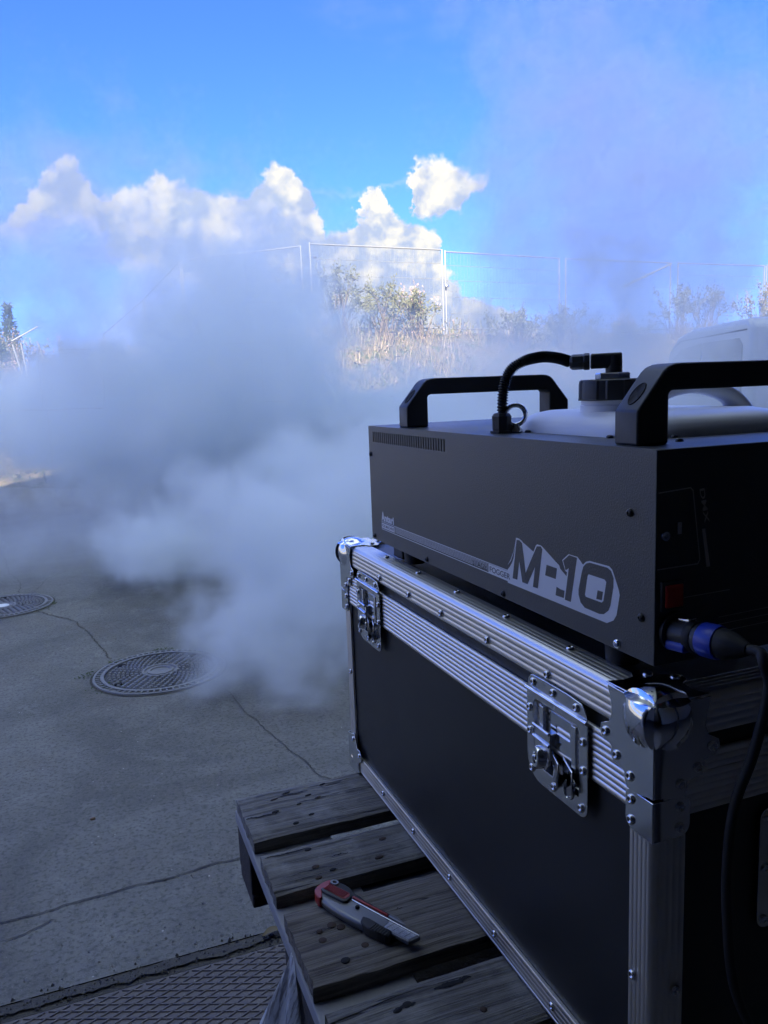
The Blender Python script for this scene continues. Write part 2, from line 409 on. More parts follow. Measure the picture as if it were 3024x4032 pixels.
# yard
bm = bmesh.new()
for x0, x1, y0, y1 in ((-3000, 3000, 1.72, 3000),): flat(bm, ((x0,y0,0),(x1,y0,0),(x1,y1,0),(x0,y1,0)))
tag(obj('ground', bm, 'ground'), kind='structure')
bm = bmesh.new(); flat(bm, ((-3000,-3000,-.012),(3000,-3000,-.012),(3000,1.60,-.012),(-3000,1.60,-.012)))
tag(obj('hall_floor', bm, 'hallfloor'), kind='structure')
# diamond-ribbed sill strip
sill = tag(obj('doorway_floor', BX(-2.85, 2.85, .55, 1.655, -.10, -.004), 'diamond'), kind='structure')
bm = bmesh.new()
def clipline(x0, y0, x1, y1, X0, X1, Y0, Y1):
    t0, t1 = 0., 1.; dx, dy = x1-x0, y1-y0
    for p_, q_ in ((-dx, x0-X0), (dx, X1-x0), (-dy, y0-Y0), (dy, Y1-y0)):
        if p_ == 0:
            if q_ < 0: return None
        else:
            r_ = q_/p_
            if p_ < 0: t0 = max(t0, r_)
            else: t1 = min(t1, r_)
    return None if t0 >= t1 else (x0+t0*dx, y0+t0*dy, x0+t1*dx, y0+t1*dy)
for sgn in (1, -1):
    k = -2.2
    while k < 3.6:
        L = clipline(-2, k+sgn*(-2*.435), 2, k+sgn*(2*.435), -1.4, .5, .62, 1.648); k += .0277
        if not L: continue
        a, b_ = Vector((L[0], L[1], -.004)), Vector((L[2], L[3], -.004))
        d = (b_-a).normalized(); nn = Vector((-d.y, d.x, 0))
        prism(bm, [(-.0034, 0), (-.0018, .0036), (.0018, .0036), (.0034, 0)], a, b_, nn, (0,0,1))
tag(obj('diamond_ribs', bm, 'diamond', parent=sill), kind='stuff')
# dirt-filled joint between sill and yard, and cracks in the yard
def ribbon(pts, w, z, seed, amp=.4, step=.012):
    bm = bmesh.new(); prev = None; rnd = random.Random(seed); dist = 0
    for (ax, ay), (bx, by) in zip(pts, pts[1:]):
        L = math.hypot(bx-ax, by-ay); n = max(2, int(L/step)); nx_, ny_ = -(by-ay)/L, (bx-ax)/L
        for i in range(n):
            t = i/n; x, y = ax+t*(bx-ax), ay+t*(by-ay); dist += L/n
            wo = min(w, .008); o = wo*3.2*nz(dist*7, seed, 0) + wo*1.5*nz(dist*26, seed, 5) + wo*.8*nz(dist*80, seed, 8)
            ww = w*(.55+amp*nz(dist*14, seed, 9)+amp*.7*nz(dist*60, seed, 2))
            ww = max(ww, w*.12)
            p = (bm.verts.new((x+nx_*(o-ww), y+ny_*(o-ww), z)), bm.verts.new((x+nx_*(o+ww), y+ny_*(o+ww), z)))
            if prev: bm.faces.new((prev[0], prev[1], p[1], p[0]))
            prev = p
    return bm
tag(obj('dirt_joint', ribbon([(-3.2, 1.690), (-1, 1.690), (.6, 1.690), (3.4, 1.690)], .030, .004, 3, .30), 'groove'), kind='structure')
tag(obj('dirt_base', BX(-3.2, 3.4, 1.655, 1.72, -.1, -.003), 'groove'), kind='structure')
for i, (pts, w) in enumerate((
    ([(.24, 3.80), (.27, 3.45), (.345, 3.03), (.40, 2.78), (.42, 2.62), (.50, 2.50), (.60, 2.36)], .0045),
    ([(-.34, 4.68), (-.40, 5.0), (-.47, 5.4), (-.56, 5.75), (-.72, 6.0), (-.83, 6.2), (-.86, 6.3)], .0075),
    ([(-1.0, 6.95), (-1.02, 7.4), (-1.15, 7.9), (-1.25, 8.8), (-1.5, 10)], .007),
    ([(-1.6, 2.09), (-.79, 2.105), (-.55, 2.115), (-.40, 2.127), (-.01, 2.143), (.5, 2.15)], .0055),
    ([(-.95, 1.98), (-.72, 2.01), (-.62, 2.06)], .004),
    ([(-.86, 7.0), (-.80, 7.4), (-.62, 7.7)], .005))):
    tag(obj('pavement_crack', ribbon(pts, w, .004, 11+i, .5), 'groove'), kind='structure')

# the hall behind the camera, whose shadow lies over the yard
hall = thing('warehouse', (0, 1.9, 0), 'tall dark warehouse around the open doorway that the equipment stands in', 'building')
bm = bmesh.new()
HX0, HX1, HY0, HY1, HH = -13, 10, -16, 0.80, 11.0
DX0, DX1, DZ = -2.9, 2.9, 5.0
HI = HY1-.201
for a in ((HX0, DX0, HY1-.2, HY1, -.1, HH), (DX1, HX1, HY1-.2, HY1, -.1, HH), (DX0, DX1, HY1-.2, HY1, DZ, HH),
          (HX0, HX0+.2, HY0, HI, -.1, HH), (HX1-.2, HX1, HY0, HI, -.1, HH), (HX0+.2, HX1-.2, HY0, HY0+.2, -.1, HH)):
    box(bm, *a)
obj('wall', bm, 'facade', hall)
obj('roof', BX(HX0, HX1, HY0, HY1, HH, HH+.25), 'wall', hall)
# low inner partition walls, so that the hall is a dim room and not an empty void
bm = bmesh.new(); box(bm, -7, -6.9, -9, HI, -.1, 5.4); box(bm, 6.9, 7, -9, HI, -.1, 5.4); box(bm, -7, 7, -9.1, -9, -.1, 5.4); box(bm, -7, 7, -9.1, HI, 5.4, 5.5)
obj('inner_room', bm, 'wall', hall)

# ------------------------------------------------------------------ pallet
PZ = 0.95
pal = thing('pallet', (.375, .385, PZ-.144), 'weathered grey brown wooden pallet with rough board ends under the black case', 'pallet')
def board(name, x0, x1, y0, y1, z0, z1, mat, seed, nx=90, ny=14, chip=1.):
    bm = bmesh.new(); top = []; bot = []
    for i in range(nx+1):
        t = i/nx; x = x0 + (x1-x0)*(t**1.7)
        rt_, rb_ = [], []
        for j in range(ny+1):
            y = y0 + (y1-y0)*j/ny
            e = math.exp(-(x-x0)/.05)*chip
            dz = -.0014*abs(nz(x*6, y*90, seed)) - e*.004*max(0, nz(x*12, y*60, seed+4)+.1)
            ed = min(j, ny-j)
            if ed == 0: dz -= .0022 + .002*max(0, nz(x*25, seed, 1))
            xx = x
            if i == 0: xx += .004*nz(y*70, seed, 2) + .0015*nz(y*260, seed, 7)
            yy = y
            if ed == 0: yy += .0018*nz(x*16, seed, 3)*(1 if j else 1)
            rt_.append(bm.verts.new((xx, yy, z1+dz))); rb_.append(bm.verts.new((xx, yy, z0)))
        top.append(rt_); bot.append(rb_)
    for i in range(nx):
        for j in range(ny):
            bm.faces.new((top[i][j], top[i+1][j], top[i+1][j+1], top[i][j+1])); bm.faces.new((bot[i][j], bot[i][j+1], bot[i+1][j+1], bot[i+1][j]))
        bm.faces.new((top[i][0], bot[i][0], bot[i+1][0], top[i+1][0])); bm.faces.new((top[i][ny], top[i+1][ny], bot[i+1][ny], bot[i][ny]))
    for j in range(ny):
        bm.faces.new((top[0][j], top[0][j+1], bot[0][j+1], bot[0][j])); bm.faces.new((top[nx][j], bot[nx][j], bot[nx][j+1], top[nx][j+1]))
    return obj(name, bm, mat, pal, smooth=True, auto=35)
XL, XR = -.2235, .975
TBD = [(.6400, .7850, 'wood', 3, .92), (.4960, .5985, 'wood', 11, 1.6), (.3080, .4545, 'woodbrown', 23, .9), (.1620, .2680, 'wood', 31, 1.), (-.015, .1230, 'woodbrown', 47, 1.)]
TBO = []
for (y0, y1, mt_, sd_, ch) in TBD: TBO.append(board('top_board', XL, XR, y0, y1, PZ-.022, PZ, mt_, sd_, chip=ch))
for xa, xb in ((-.2265, -.1005), (.30, .445), (.83, .975)):
    obj('cross_board', BX(xa, xb, -.018, .7865, PZ-.044, PZ-.0225), 'crossboard', pal, bev=.0015)
for xa, xb in ((-.2245, -.108), (.30, .445), (.86, .973)):
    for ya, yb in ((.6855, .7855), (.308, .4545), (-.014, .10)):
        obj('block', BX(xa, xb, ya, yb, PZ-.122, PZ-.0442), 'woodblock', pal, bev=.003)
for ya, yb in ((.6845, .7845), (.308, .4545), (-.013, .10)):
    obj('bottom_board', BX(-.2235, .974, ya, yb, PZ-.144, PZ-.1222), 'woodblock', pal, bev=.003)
# nails and nail holes (near-black discs paint the shade of the pits)
nail_me = None
def disc_part(name, x, y, z, r, mat, parent, squash=.8, ang=0., dome=.0006):
    bm = bmesh.new(); M4 = Matrix.Translation((x, y, z)) @ Matrix.Rotation(ang, 4, 'Z') @ Matrix.Diagonal((1, squash, 1, 1))
    lathe(bm, [(r, -.002), (r, 0), (r*.75, dome), (0, dome)], 14, M4)
    return obj(name, bm, mat, parent, smooth=True)
for x, y, r, mt_, sq in ((-.150, .664, .0050, 'darkhole', .7), (-.120, .679, .0052, 'darkhole', .55), (-.172, .712, .0065, 'darkhole', .5), (-.130, .7195, .0045, 'darkhole', .5), (-.095, .727, .0062, 'rust', .35), (-.108, .742, .0060, 'darkhole', .35), (-.140, .765, .0075, 'darkhole', .35), (-.165, .752, .0072, 'rust', .35), (-.075, .768, .006, 'darkhole', .3),
                 (-.153, .583, .0055, 'darkhole', .7), (-.155, .536, .006, 'rust', .7), (-.134, .519, .0052, 'darkhole', .65), (-.158, .509, .0052, 'rust', .7), (-.040, .563, .0062, 'rust', .7), (-.062, .520, .007, 'rust', .5),
                 (-.190, .3985, .0040, 'rust', 1), (-.172, .404, .0060, 'rust', 1), (-.162, .3955, .0056, 'rust', 1), (-.191, .381, .0052, 'rust', 1), (-.125, .3795, .0058, 'darkhole', .8), (-.145, .351, .0048, 'rust', 1), (-.176, .3355, .0060, 'darkhole', .85), (-.085, .3335, .0048, 'darkhole', .7),
                 (-.148, .2365, .0055, 'darkhole', .6), (-.135, .2405, .0058, 'darkhole', .8), (-.060, .2000, .004, 'rust', 1)):
    disc_part('nail' if mt_ == 'rust' else 'nail_hole', x, y, PZ+.0002, r, mt_, pal, sq, .2)
# splits in the boards: flat near-black strips along the grain paint the shade inside
def gouge(x0, x1, y, w, seed):
    bm = bmesh.new(); prev = None; n = 18
    for i in range(n+1):
        t = i/n; x = x0+(x1-x0)*t; ww = w*math.sin(math.pi*min(.97, max(.03, t)))**.5*(.6+.8*abs(nz(t*9, seed, 0))); yy = y+.004*nz(t*4, seed, 4)
        p = (bm.verts.new((x, yy-ww, PZ+.0006)), bm.verts.new((x, yy+ww, PZ+.0006)))
        if prev: bm.faces.new((prev[0], prev[1], p[1], p[0]))
        prev = p
    return obj('split', bm, 'darkhole', pal)
for a in ((-.222, -.165, .7065, .0030, 1), (-.16, -.105, .7565, .0022, 2), (-.130, -.060, .7240, .0012, 3), (-.090, .10, .7190, .0006, 4), (-.218, -.150, .5855, .0022, 5), (-.130, -.10, .5500, .0016, 6), (-.205, -.12, .5290, .0009, 7), (-.220, -.14, .5150, .0010, 8),
          (-.205, -.16, .3990, .0010, 9), (-.222, -.1, .3345, .0006, 10), (-.098, -.050, .2490, .0045, 11), (-.150, -.125, .2385, .0036, 12), (-.16, .0, .3850, .0005, 13), (-.085, -.075, .3980, .0010, 14)):
    gouge(*a)
# raised steel table that carries the pallet
lift = thing('lift_table', (.4, .38, 0), 'dark steel scissor lift table hidden beneath the wooden pallet', 'lift table')
obj('table_top', BX(-.095, .93, .05, .72, .72, .805), 'castiron', lift, bev=.004)
obj('base_frame', BX(.05, .90, .08, .69, -.01, .08), 'castiron', lift, bev=.004)
for ya in (.14, .60):
    for s in (1, -1):
        bm = bmesh.new(); a = Vector((.45-s*.36, ya+.02*s, .08)); b_ = Vector((.45+s*.36, ya+.02*s, .72)); tube(bm, [a, b_], .022, 8)
        obj('scissor_arm', bm, 'castiron', lift)

# ------------------------------------------------------------------ flight case
CW, CL, CH = .362, .820, .416
Z0, Z1 = PZ+.001, PZ+CH           # bottom / top
case = thing('flight_case', (CW/2, CL/2, Z0), 'large black flight case with ribbed aluminium edging and chrome ball corners on the pallet', 'flight case')
obj('case_body', BX(.003, CW-.003, .003, CL-.003, Z0+.002, 1.300), 'laminate', case)
obj('lid', BX(.003, CW-.003, .003, CL-.003, 1.3005, Z1-.003), 'laminate', case)
def ribs(w, n, h, base, lip=.0016, k=6):
    """height profile across an extrusion face of width w: n rounded ribs"""
    out = []
    for i in range(n*k+1):
        t = i/(n*k); out.append((t*w, base + h*(abs(math.sin(math.pi*n*t))**.55)))
    return out
def trim(name, A, B, U, Wd, prof, mat='alu'):
    """ribbed strip: prof = (t across, height); U across, Wd outward"""
    pts = [(0, 0)] + prof + [(prof[-1][0], 0)]
    return obj(name, PR(pts, A, B, U, Wd), mat, case, smooth=True, auto=60)
def ltrim(name, A, B, U1, U2, w1, w2, n1, n2, t=.0022, h=.0008):
    """L-shaped edge extrusion round a corner line A-B; U1, U2 run away from the corner along the two faces (unit), thickness outward"""
    U1 = Vector(U1); U2 = Vector(U2)
    p = []
    for tt, hh in reversed(ribs(w1-.006, n1, h, t-h)): p.append((tt+.006, -hh))     # face 1: offset along U1, outward = -U2
    for i in range(7):
        a = math.pi/2*(i+.5)/7; rr = .006
        p.append((.006 - (rr+t)*math.sin(a), .006 - (rr+t)*math.cos(a)))
    for tt, hh in ribs(w2-.006, n2, h, t-h): p.append((-hh, tt+.006))
    p += [(.002, w2), (.002, .002), (w1, .002)]
    return obj(name, PR(p, A, B, U1, U2), 'alu', case, smooth=True, auto=60)
E_ = .004
o = .0005
# corner lines sit on the nominal planes x=0 / y=0 / z=Z1
ltrim('lid_trim', (o, .05, Z1-o), (o, CL-.045, Z1-o), (0,0,-1), (1,0,0), .033, .031, 4, 4)
ltrim('lid_trim', (.05, o, Z1-o), (CW-.03, o, Z1-o), (0,0,-1), (0,1,0), .033, .031, 4, 4)
ltrim('lid_trim', (.045, CL-o, Z1-o), (CW-.03, CL-o, Z1-o), (0,0,-1), (0,-1,0), .033, .031, 4, 4)
ltrim('lid_trim', (CW-o, .03, Z1-o), (CW-o, CL-.045, Z1-o), (0,0,-1), (-1,0,0), .033, .031, 4, 4)
ltrim('bottom_trim', (o, .03, Z0+o), (o, CL-.03, Z0+o), (0,0,1), (1,0,0), .032, .028, 4, 4)
ltrim('bottom_trim', (.03, o, Z0+o), (CW-.03, o, Z0+o), (0,0,1), (0,1,0), .032, .028, 4, 4)
ltrim('corner_trim', (o, o, Z0+.02), (o, o, 1.262), (0,1,0), (1,0,0), .0285, .033, 4, 4)
ltrim('corner_trim', (o, CL-o, Z0+.02), (o, CL-o, 1.262), (0,-1,0), (1,0,0), .0285, .033, 4, 4)
ltrim('corner_trim', (CW-o, o, Z0+.02), (CW-o, o, 1.262), (0,1,0), (-1,0,0), .0285, .033, 4, 4)
# mating extrusions of lid and body: wide ribbed band
for nm, z0, z1, n in (('body_band', 1.263, 1.2995, 6), ('lid_band', 1.3000, 1.3170, 3)):
    w = z1-z0
    P_ = ribs(w, n, .0010, .0024)
    trim(nm, (.002, .012, z0), (.002, CL-.012, z0), (0,0,1), (-1,0,0), [(a, b_+.0012) for a, b_ in P_])
    trim(nm, (.012, .002, z0), (CW-.012, .002, z0), (0,0,1), (0,-1,0), [(a, b_+.0012) for a, b_ in P_])
    trim(nm, (.012, CL-.002, z0), (CW-.012, CL-.002, z0), (0,0,1), (0,1,0), [(a, b_+.0012) for a, b_ in P_])
# rivets: domed ring with a sunken middle
bm = LT([(.0046, 0), (.0045, .0010), (.0038, .0021), (.0028, .0026), (.0021, .0022), (.0017, .0012), (0, .0012)], 16)
rivet_me = D.meshes.new('rivet'); bmesh.ops.recalc_face_normals(bm, faces=bm.faces); bm.to_mesh(rivet_me); bm.free()
for p in rivet_me.polygons: p.use_smooth = True
rivet_me.materials.append(M['zinc'])
DIRS = {'-x': (0, -90, 0), '+x': (0, 90, 0), '-y': (90, 0, 0), '+y': (-90, 0, 0), '+z': (0, 0, 0)}
def rivet(x, y, z, d, parent=None, off=None):
    off = off or Vector((0, 0, 0))
    parent = parent or case
    return link('rivet', rivet_me, None, parent, loc=(x, y, z), rot=tuple(R(a) for a in DIRS[d]))
for y in (.157, .283, .408, .516, .632): rivet(-.0028, y, 1.3415, '-x')
for y in (.149, .277, .404, .529, .655): rivet(.0195, y, Z1+.0018, '+z')
for y in (.654, .528, .403, .278, .152): rivet(-.0024, y, .9715, '-x')
for z in (1.106, .99): rivet(-.0024, .0215, z, '-x'); rivet(.0245, -.0024, z-.006, '-y')
rivet(-.0024, CL-.0215, 1.135, '-x')
for x in (.12, .22, .30): rivet(x, -.0028, 1.3415, '-y')
# corners
def corner(cy, sy, name='ball_corner'):
    """cy = y of the corner edge, sy = direction into the case"""
    root = None
    S3 = lambda u, v, w: (v, u, w)
    # face plate on x=0 (u = distance from the edge along y)
    oF = [(0, 1.2865), (.012, 1.2835), (.0200, 1.2815), (.0290, 1.2830), (.0320, 1.2900), (.0325, 1.2955), (.0385, 1.2975), (.0480, 1.2985), (.0515, 1.3050), (.0500, 1.3110), (.0530, 1.3130), (.0620, 1.3135), (.0668, 1.3200), (.0660, 1.3275), (.0590, 1.3310), (.0545, 1.3330), (.0505, 1.3420), (.0515, 1.3530), (.0560, 1.3650), (.0560, 1.3672), (0, 1.3672)]
    oF = oF[:-1]+[(-.0052, 1.3672), (-.0052, 1.2865)]
    P_ = [(u, z) for u, z in oF]
    body = obj(name, PR(P_, (-.0052, cy, 0), (-.0038, cy, 0), (0, sy, 0), (0, 0, 1)), 'chrome', case, bev=.0005)
    q = [(max(-.0037, u*.97), z) for u, z in oF]
    obj('side_flange', PR(q, (0, cy-sy*.0052, 0), (0, cy-sy*.0038, 0), (1, 0, 0), (0, 0, 1)), 'chrome', body, bev=.0005)
    t = [(-.005, -.005), (.058, -.005), (.054, .010), (.056, .022), (.066, .028), (.068, .040), (.060, .047), (.052, .045), (.048, .052), (.040, .062), (.030, .060), (.024, .050), (.010, .048), (-.005, .052)]
    obj('top_flange', PR(t, (0, cy, Z1+.0022), (0, cy, Z1+.0036), (0, sy, 0), (1, 0, 0)), 'chrome', body, bev=.0005)
    bm = bmesh.new(); c = Vector((.0145, cy+sy*.0145, 1.3505)); ax = Vector((-1, -sy, 1)).normalized()
    lathe(bm, [(0.0190*math.cos(R(a)), 0.0190*math.sin(R(a))) for a in range(-50, 90, 10)] + [(0, 0.0190)], 32, frame(c, ax))
    obj('ball', bm, 'chrome', body, smooth=True, auto=80)
    # stacking saddles blending the ball into the plates
    for d_, ctr in (((-1, 0, 0), (-.0040, cy+sy*.0135, 1.3495)), ((0, -sy, 0), (.0135, cy-sy*.0040, 1.3495)), ((0, 0, 1), (.0135, cy+sy*.0135, Z1+.0030))):
        bm = bmesh.new(); lathe(bm, [(.0270, -.0008), (.0245, .0004), (.0215, .0014), (.0180, .0032), (.0145, .0050), (.0100, .0068), (.0050, .0078), (0, .0080)], 32, frame(ctr, d_))
        obj('dome', bm, 'chrome', body, smooth=True, auto=80)
    for u, z in ((.0580, 1.3225), (.0425, 1.3065), (.0240, 1.2950)):
        rivet(-.0052, cy+sy*u, z, '-x'); rivet(u*.97, cy-sy*.0052, z, '-y' if sy > 0 else '+y')
    rivet(.036, cy+sy*.053, Z1+.0036, '+z'); rivet(.053, cy+sy*.037, Z1+.0036, '+z')
    # lower clamp
    r_ = rrect(-.005, .0300, 1.2440, 1.2830, (.006, .010, .007, .001), 5)
    cl = obj('corner_clamp', PR([(u, z) for u, z in rrect(-.005, .0305, 1.2470, 1.2832, (.0005, .010, .007, .0005), 5)], (-.0050, cy, 0), (-.0036, cy, 0), (0, sy, 0), (0, 0, 1)), 'chrome', case, bev=.0005)
    obj('clamp_side', PR([(u, z) for u, z in rrect(-.0037, .0345, 1.2470, 1.2832, (.0005, .010, .007, .0005), 5)], (0, cy-sy*.0050, 0), (0, cy-sy*.0036, 0), (1, 0, 0), (0, 0, 1)), 'chrome', cl, bev=.0005)
    for z in (1.2745, 1.2555):
        rivet(-.0050, cy+sy*.0225, z, '-x'); rivet(.0235, cy-sy*.0050, z, '-y' if sy > 0 else '+y')
corner(0, 1); corner(CL, -1)
# bottom corners
for cy_, sy in ((CL, -1), (0, 1)):
    pf = [(-.004, Z0-.004), (.050, Z0-.004), (.046, Z0+.020), (.062, Z0+.028), (.066, Z0+.040), (.056, Z0+.048), (.044, Z0+.046), (.036, Z0+.062), (.030, Z0+.070), (.018, Z0+.066), (-.004, Z0+.060)]
    bc = obj('bottom_corner', PR(pf, (-.0050, cy_, 0), (-.0036, cy_, 0), (0, sy, 0), (0, 0, 1)), 'chrome', case, bev=.0005)
    obj('side_flange', PR(pf, (0, cy_-sy*.0050, 0), (0, cy_-sy*.0036, 0), (1, 0, 0), (0, 0, 1)), 'chrome', bc, bev=.0005)
    bm = bmesh.new(); lathe(bm, [(.018*math.cos(R(a)), .018*math.sin(R(a))) for a in range(-30, 90, 10)] + [(0, .018)], 24, frame((.011, cy_+sy*.011, Z0+.014), (-1, -sy, -.3)))
    obj('ball', bm, 'chrome', bc, smooth=True, auto=80)
    rivet(-.0050, cy_+sy*.056, Z0+.038, '-x'); rivet(-.0050, cy_+sy*.0250, Z0+.058, '-x')
# butterfly latches
def latch(yc):
    F = lambda u, v, w=0: Vector((-w, yc - u, v))     # u to the right as seen, v = z, w outward
    U, V = (0, -1, 0), (0, 0, 1)
    outer = rrect(-.0530, .0535, 1.2215, 1.3205, (.026, .012, .0015, .0015), 6)
    inner = rrect(-.0400, .0400, 1.2400, 1.3110, (.020, .002, .006, .006), 6)
    lt = obj('latch', ringplate(outer, inner, (-.0052, yc, 0), (-.0068, yc, 0), U, V), 'zinc', case, bev=.0004)
    # recessed dish
    bm = bmesh.new(); n = len(inner)
    a = [bm.verts.new(F(u, v, .0055)) for u, v in inner]; b_ = [bm.verts.new(F(u*.97, 1.2755+(v-1.2755)*.97, -.0025)) for u, v in inner]
    for i in range(n): bm.faces.new((a[i], a[(i+1) % n], b_[(i+1) % n], b_[i]))
    bm.faces.new(b_)
    obj('dish', bm, 'zinc', lt, smooth=True, auto=30)
    up_ = [(-.0530, 1.3195), (.0535, 1.3195), (.0500, 1.3290), (.0400, 1.3360), (-.0400, 1.3360), (-.0490, 1.3330)]
    obj('keeper_plate', PR(smooth_poly(up_, 1), F(0, 0, .0050), F(0, 0, .0064), U, V), 'zinc', lt, bev=.0004)
    # bright folded lip between keeper and dish
    bm = bmesh.new(); tube(bm, [F(-.0530, 1.3192, .0075), F(.0535, 1.3192, .0075)], .0023, 10); obj('folded_lip', bm, 'chrome', lt, smooth=True)
    # hook plate with slot
    hp = ringplate(rrect(-.016, .030, 1.2690, 1.3060, .002, 2), rrect(-.004, .020, 1.2860, 1.2950, .0015, 2), F(0,0,.0010), F(0,0,.0030), U, V)
    obj('hook_plate', hp, 'chrome', lt, bev=.0003)
    for s in (-1, 1): obj('guide_rail', BX(-.0075, .0015, yc-.004*1-s*.028-.0035, yc-s*.028+.0000, 1.262, 1.308), 'zinc', lt, bev=.0006)
    # left bracket with rolled edges
    obj('bracket', BX(-.0090, .0010, yc+.006, yc+.036, 1.2555, 1.2840), 'zinc', lt, bev=.0015)
    for zz in (1.2850, 1.2725): 
        bm = bmesh.new(); tube(bm, [F(-.0365, zz, .0095), F(-.0070, zz-.001, .0095)], .0019, 10); obj('rolled_edge', bm, 'chrome', lt, smooth=True)
    # pivot boss
    bm = LT([(.0115, 0), (.0115, .009), (.0100, .0110), (.0062, .0112), (.0058, .0085), (0, .0080)], 24, frame(F(-.0235, 1.2520, .0040), (-1, .25, .15)))
    obj('pivot_boss', bm, 'chrome', lt, smooth=True)
    bm = LT([(.0130, 0), (.0134, .0022), (.0122, .0034), (.0095, .0038)], 24, frame(F(-.0215, 1.2535, .0030), (-1, .25, .15)))
    obj('washer', bm, 'chrome', lt, smooth=True)
    # the folded butterfly key
    for s, (u0, u1), c in ((1, (-.010, .012), 1.2540), (-1, (.010, .036), 1.2560)):
        w = [F(u0, c+.012, .0040), F(u1, c+.008, .0105), F(u1+.002, c-.014, .0125), F(u0+.012, c-.024, .0070), F(u0, c-.008, .0035)]
        bm = bmesh.new(); n3 = Vector((-.0016, 0, 0)); A_ = [bm.verts.new(p) for p in w]; B_ = [bm.verts.new(p+n3) for p in w]
        bm.faces.new(A_); bm.faces.new(B_[::-1])
        for i in range(5): bm.faces.new((A_[i], A_[(i+1) % 5], B_[(i+1) % 5], B_[i]))
        obj('key_wing', bm, 'chrome', lt, bev=.0006)
    for k in range(3):
        pts = [F(.0235+.0075*math.cos(a), 1.2400+.0095*math.sin(a), .0030+.0024*k) for a in [2*math.pi*i/18 for i in range(19)]]
        bm = bmesh.new(); tube(bm, pts, .0010, 6, cap=False); obj('spring', bm, 'chrome', lt, smooth=True)
    obj('tongue', PR(rrect(.004, .036, 1.2405, 1.2450, .001, 2), F(0,0,.0020), F(0,0,.0045), U, V), 'chrome', lt, bev=.0003)
    for u, v in ((-.0405, 1.3280), (-.0040, 1.3285), (.0355, 1.3280)): rivet(-.0064, yc-u, v, '-x', lt)
    for u, v in ((-.0470, 1.2985), (-.0460, 1.2735), (.0470, 1.2985), (.0470, 1.2700), (-.0430, 1.2330), (-.002, 1.2305), (.0440, 1.2310)): rivet(-.0068, yc-u, v, '-x', lt)
latch(.1370); latch(.6800)
# recessed carry handle on the end of the case
Fh = (0, 0, 0)
o_ = rrect(.117, .245, 1.130, 1.248, .010, 5); i_ = rrect(.131, .231, 1.145, 1.233, .006, 5)
hd = obj('end_handle', ringplate(o_, i_, (0, -.0002, 0), (0, -.0022, 0), (1,0,0), (0,0,1)), 'zinc', case, bev=.0004)
obj('dish', BX(.131, .231, -.0006, .0020, 1.145, 1.233), 'darkhole', hd)
bm = bmesh.new(); tube(bm, [(.140, -.004, 1.150), (.140, -.006, 1.222), (.146, -.007, 1.230), (.216, -.007, 1.230), (.222, -.006, 1.222), (.222, -.004, 1.150)], .005, 10); obj('grip', bm, 'rubber', hd, smooth=True)
for x, z in ((.124, 1.240), (.124, 1.190), (.124, 1.139), (.180, 1.2405), (.238, 1.240)): rivet(x, -.0022, z, '-y', hd)

# ------------------------------------------------------------------ fog machine
MX0, MX1, MY0, MY1 = .0193, .326, .0252, .7165
MZ0, MZ1 = 1.3889, 1.5744
fm = thing('fog_machine', ((MX0+MX1)/2, (MY0+MY1)/2, 1.3675), 'black powder coated stage fog machine with two top handles standing on the flight case', 'fog machine')
bm = BX(MX0, MX1, MY0, MY1, MZ0, MZ1)
hs = obj('housing', bm, 'powder', fm)
# vent slots cut through the side sheet
cut = bmesh.new(); NS = 33
for i in range(NS):
    y = .432 + (.695-.432)*(i/(NS-1))
    prism(cut, rrect(y-.0016, y+.0016, 1.5487, 1.5655, .0015, 3), (MX0-.01, 0, 0), (MX0+.004, 0, 0), (0,1,0), (0,0,1))
cme = D.meshes.new('cutter'); bmesh.ops.recalc_face_normals(cut, faces=cut.faces); cut.to_mesh(cme); cut.free()
cuto = D.objects.new('cutter', cme); COL.objects.link(cuto)
md = hs.modifiers.new('cut', 'BOOLEAN'); md.object = cuto; md.operation = 'DIFFERENCE'; md.solver = 'EXACT'
bpy.context.view_layer.update(); dg = bpy.context.evaluated_depsgraph_get()
nm = D.meshes.new_from_object(hs.evaluated_get(dg)); hs.modifiers.clear(); hs.data = nm
D.objects.remove(cuto, do_unlink=True)
if not hs.data.materials: hs.data.materials.append(M['powder'])
md = hs.modifiers.new('bevel', 'BEVEL'); md.width = .0011; md.segments = 2; md.limit_method = 'ANGLE'
for i in range(NS):
    y = .432 + (.695-.432)*(i/(NS-1)); obj('vent_slot', BX(MX0+.0028, MX0+.0038, y-.0016, y+.0016, 1.5490, 1.5652), 'darkhole', fm)
for x, y in ((.045, .60), (.045, .10), (.30, .60), (.30, .10)):
    obj('foot', LT([(.0, 1.3675), (.016, 1.3675), (.017, 1.389), (0, 1.389)], 20, Matrix.Translation((x, y, 0))), 'rubber', fm, smooth=True)
obj('foot', BX(.034, .060, .625, .662, 1.3675, 1.3890), 'rubber', fm, bev=.002)
def screw(x, y, z, d, mat='plastic', r=.0038):
    ax = {'-x': (-1,0,0), '-y': (0,-1,0), '+z': (0,0,1)}[d]
    return obj('screw', LT([(r, -.0005), (r, .0004), (r*.92, .0018), (r*.65, .0028), (r*.42, .0030), (r*.32, .0018), (0, .0018)], 16, frame((x, y, z), ax)), mat, fm, smooth=True)
for y, z in ((.7085, 1.5290), (.7030, 1.3955), (.496, 1.3945), (.282, 1.3940), (.042, 1.4280), (.058, 1.5180)): screw(MX0, y, z, '-x')
s_ = screw(MX0, .0745, 1.3950, '-x', 'chrome', .0045); s_['label'] = 'shiny silver screw at the lower edge'
for x, y in ((.080, .326), (.081, .170), (.122, .124), (.092, .082), (.150, .40)): screw(x, y, MZ1, '+z')
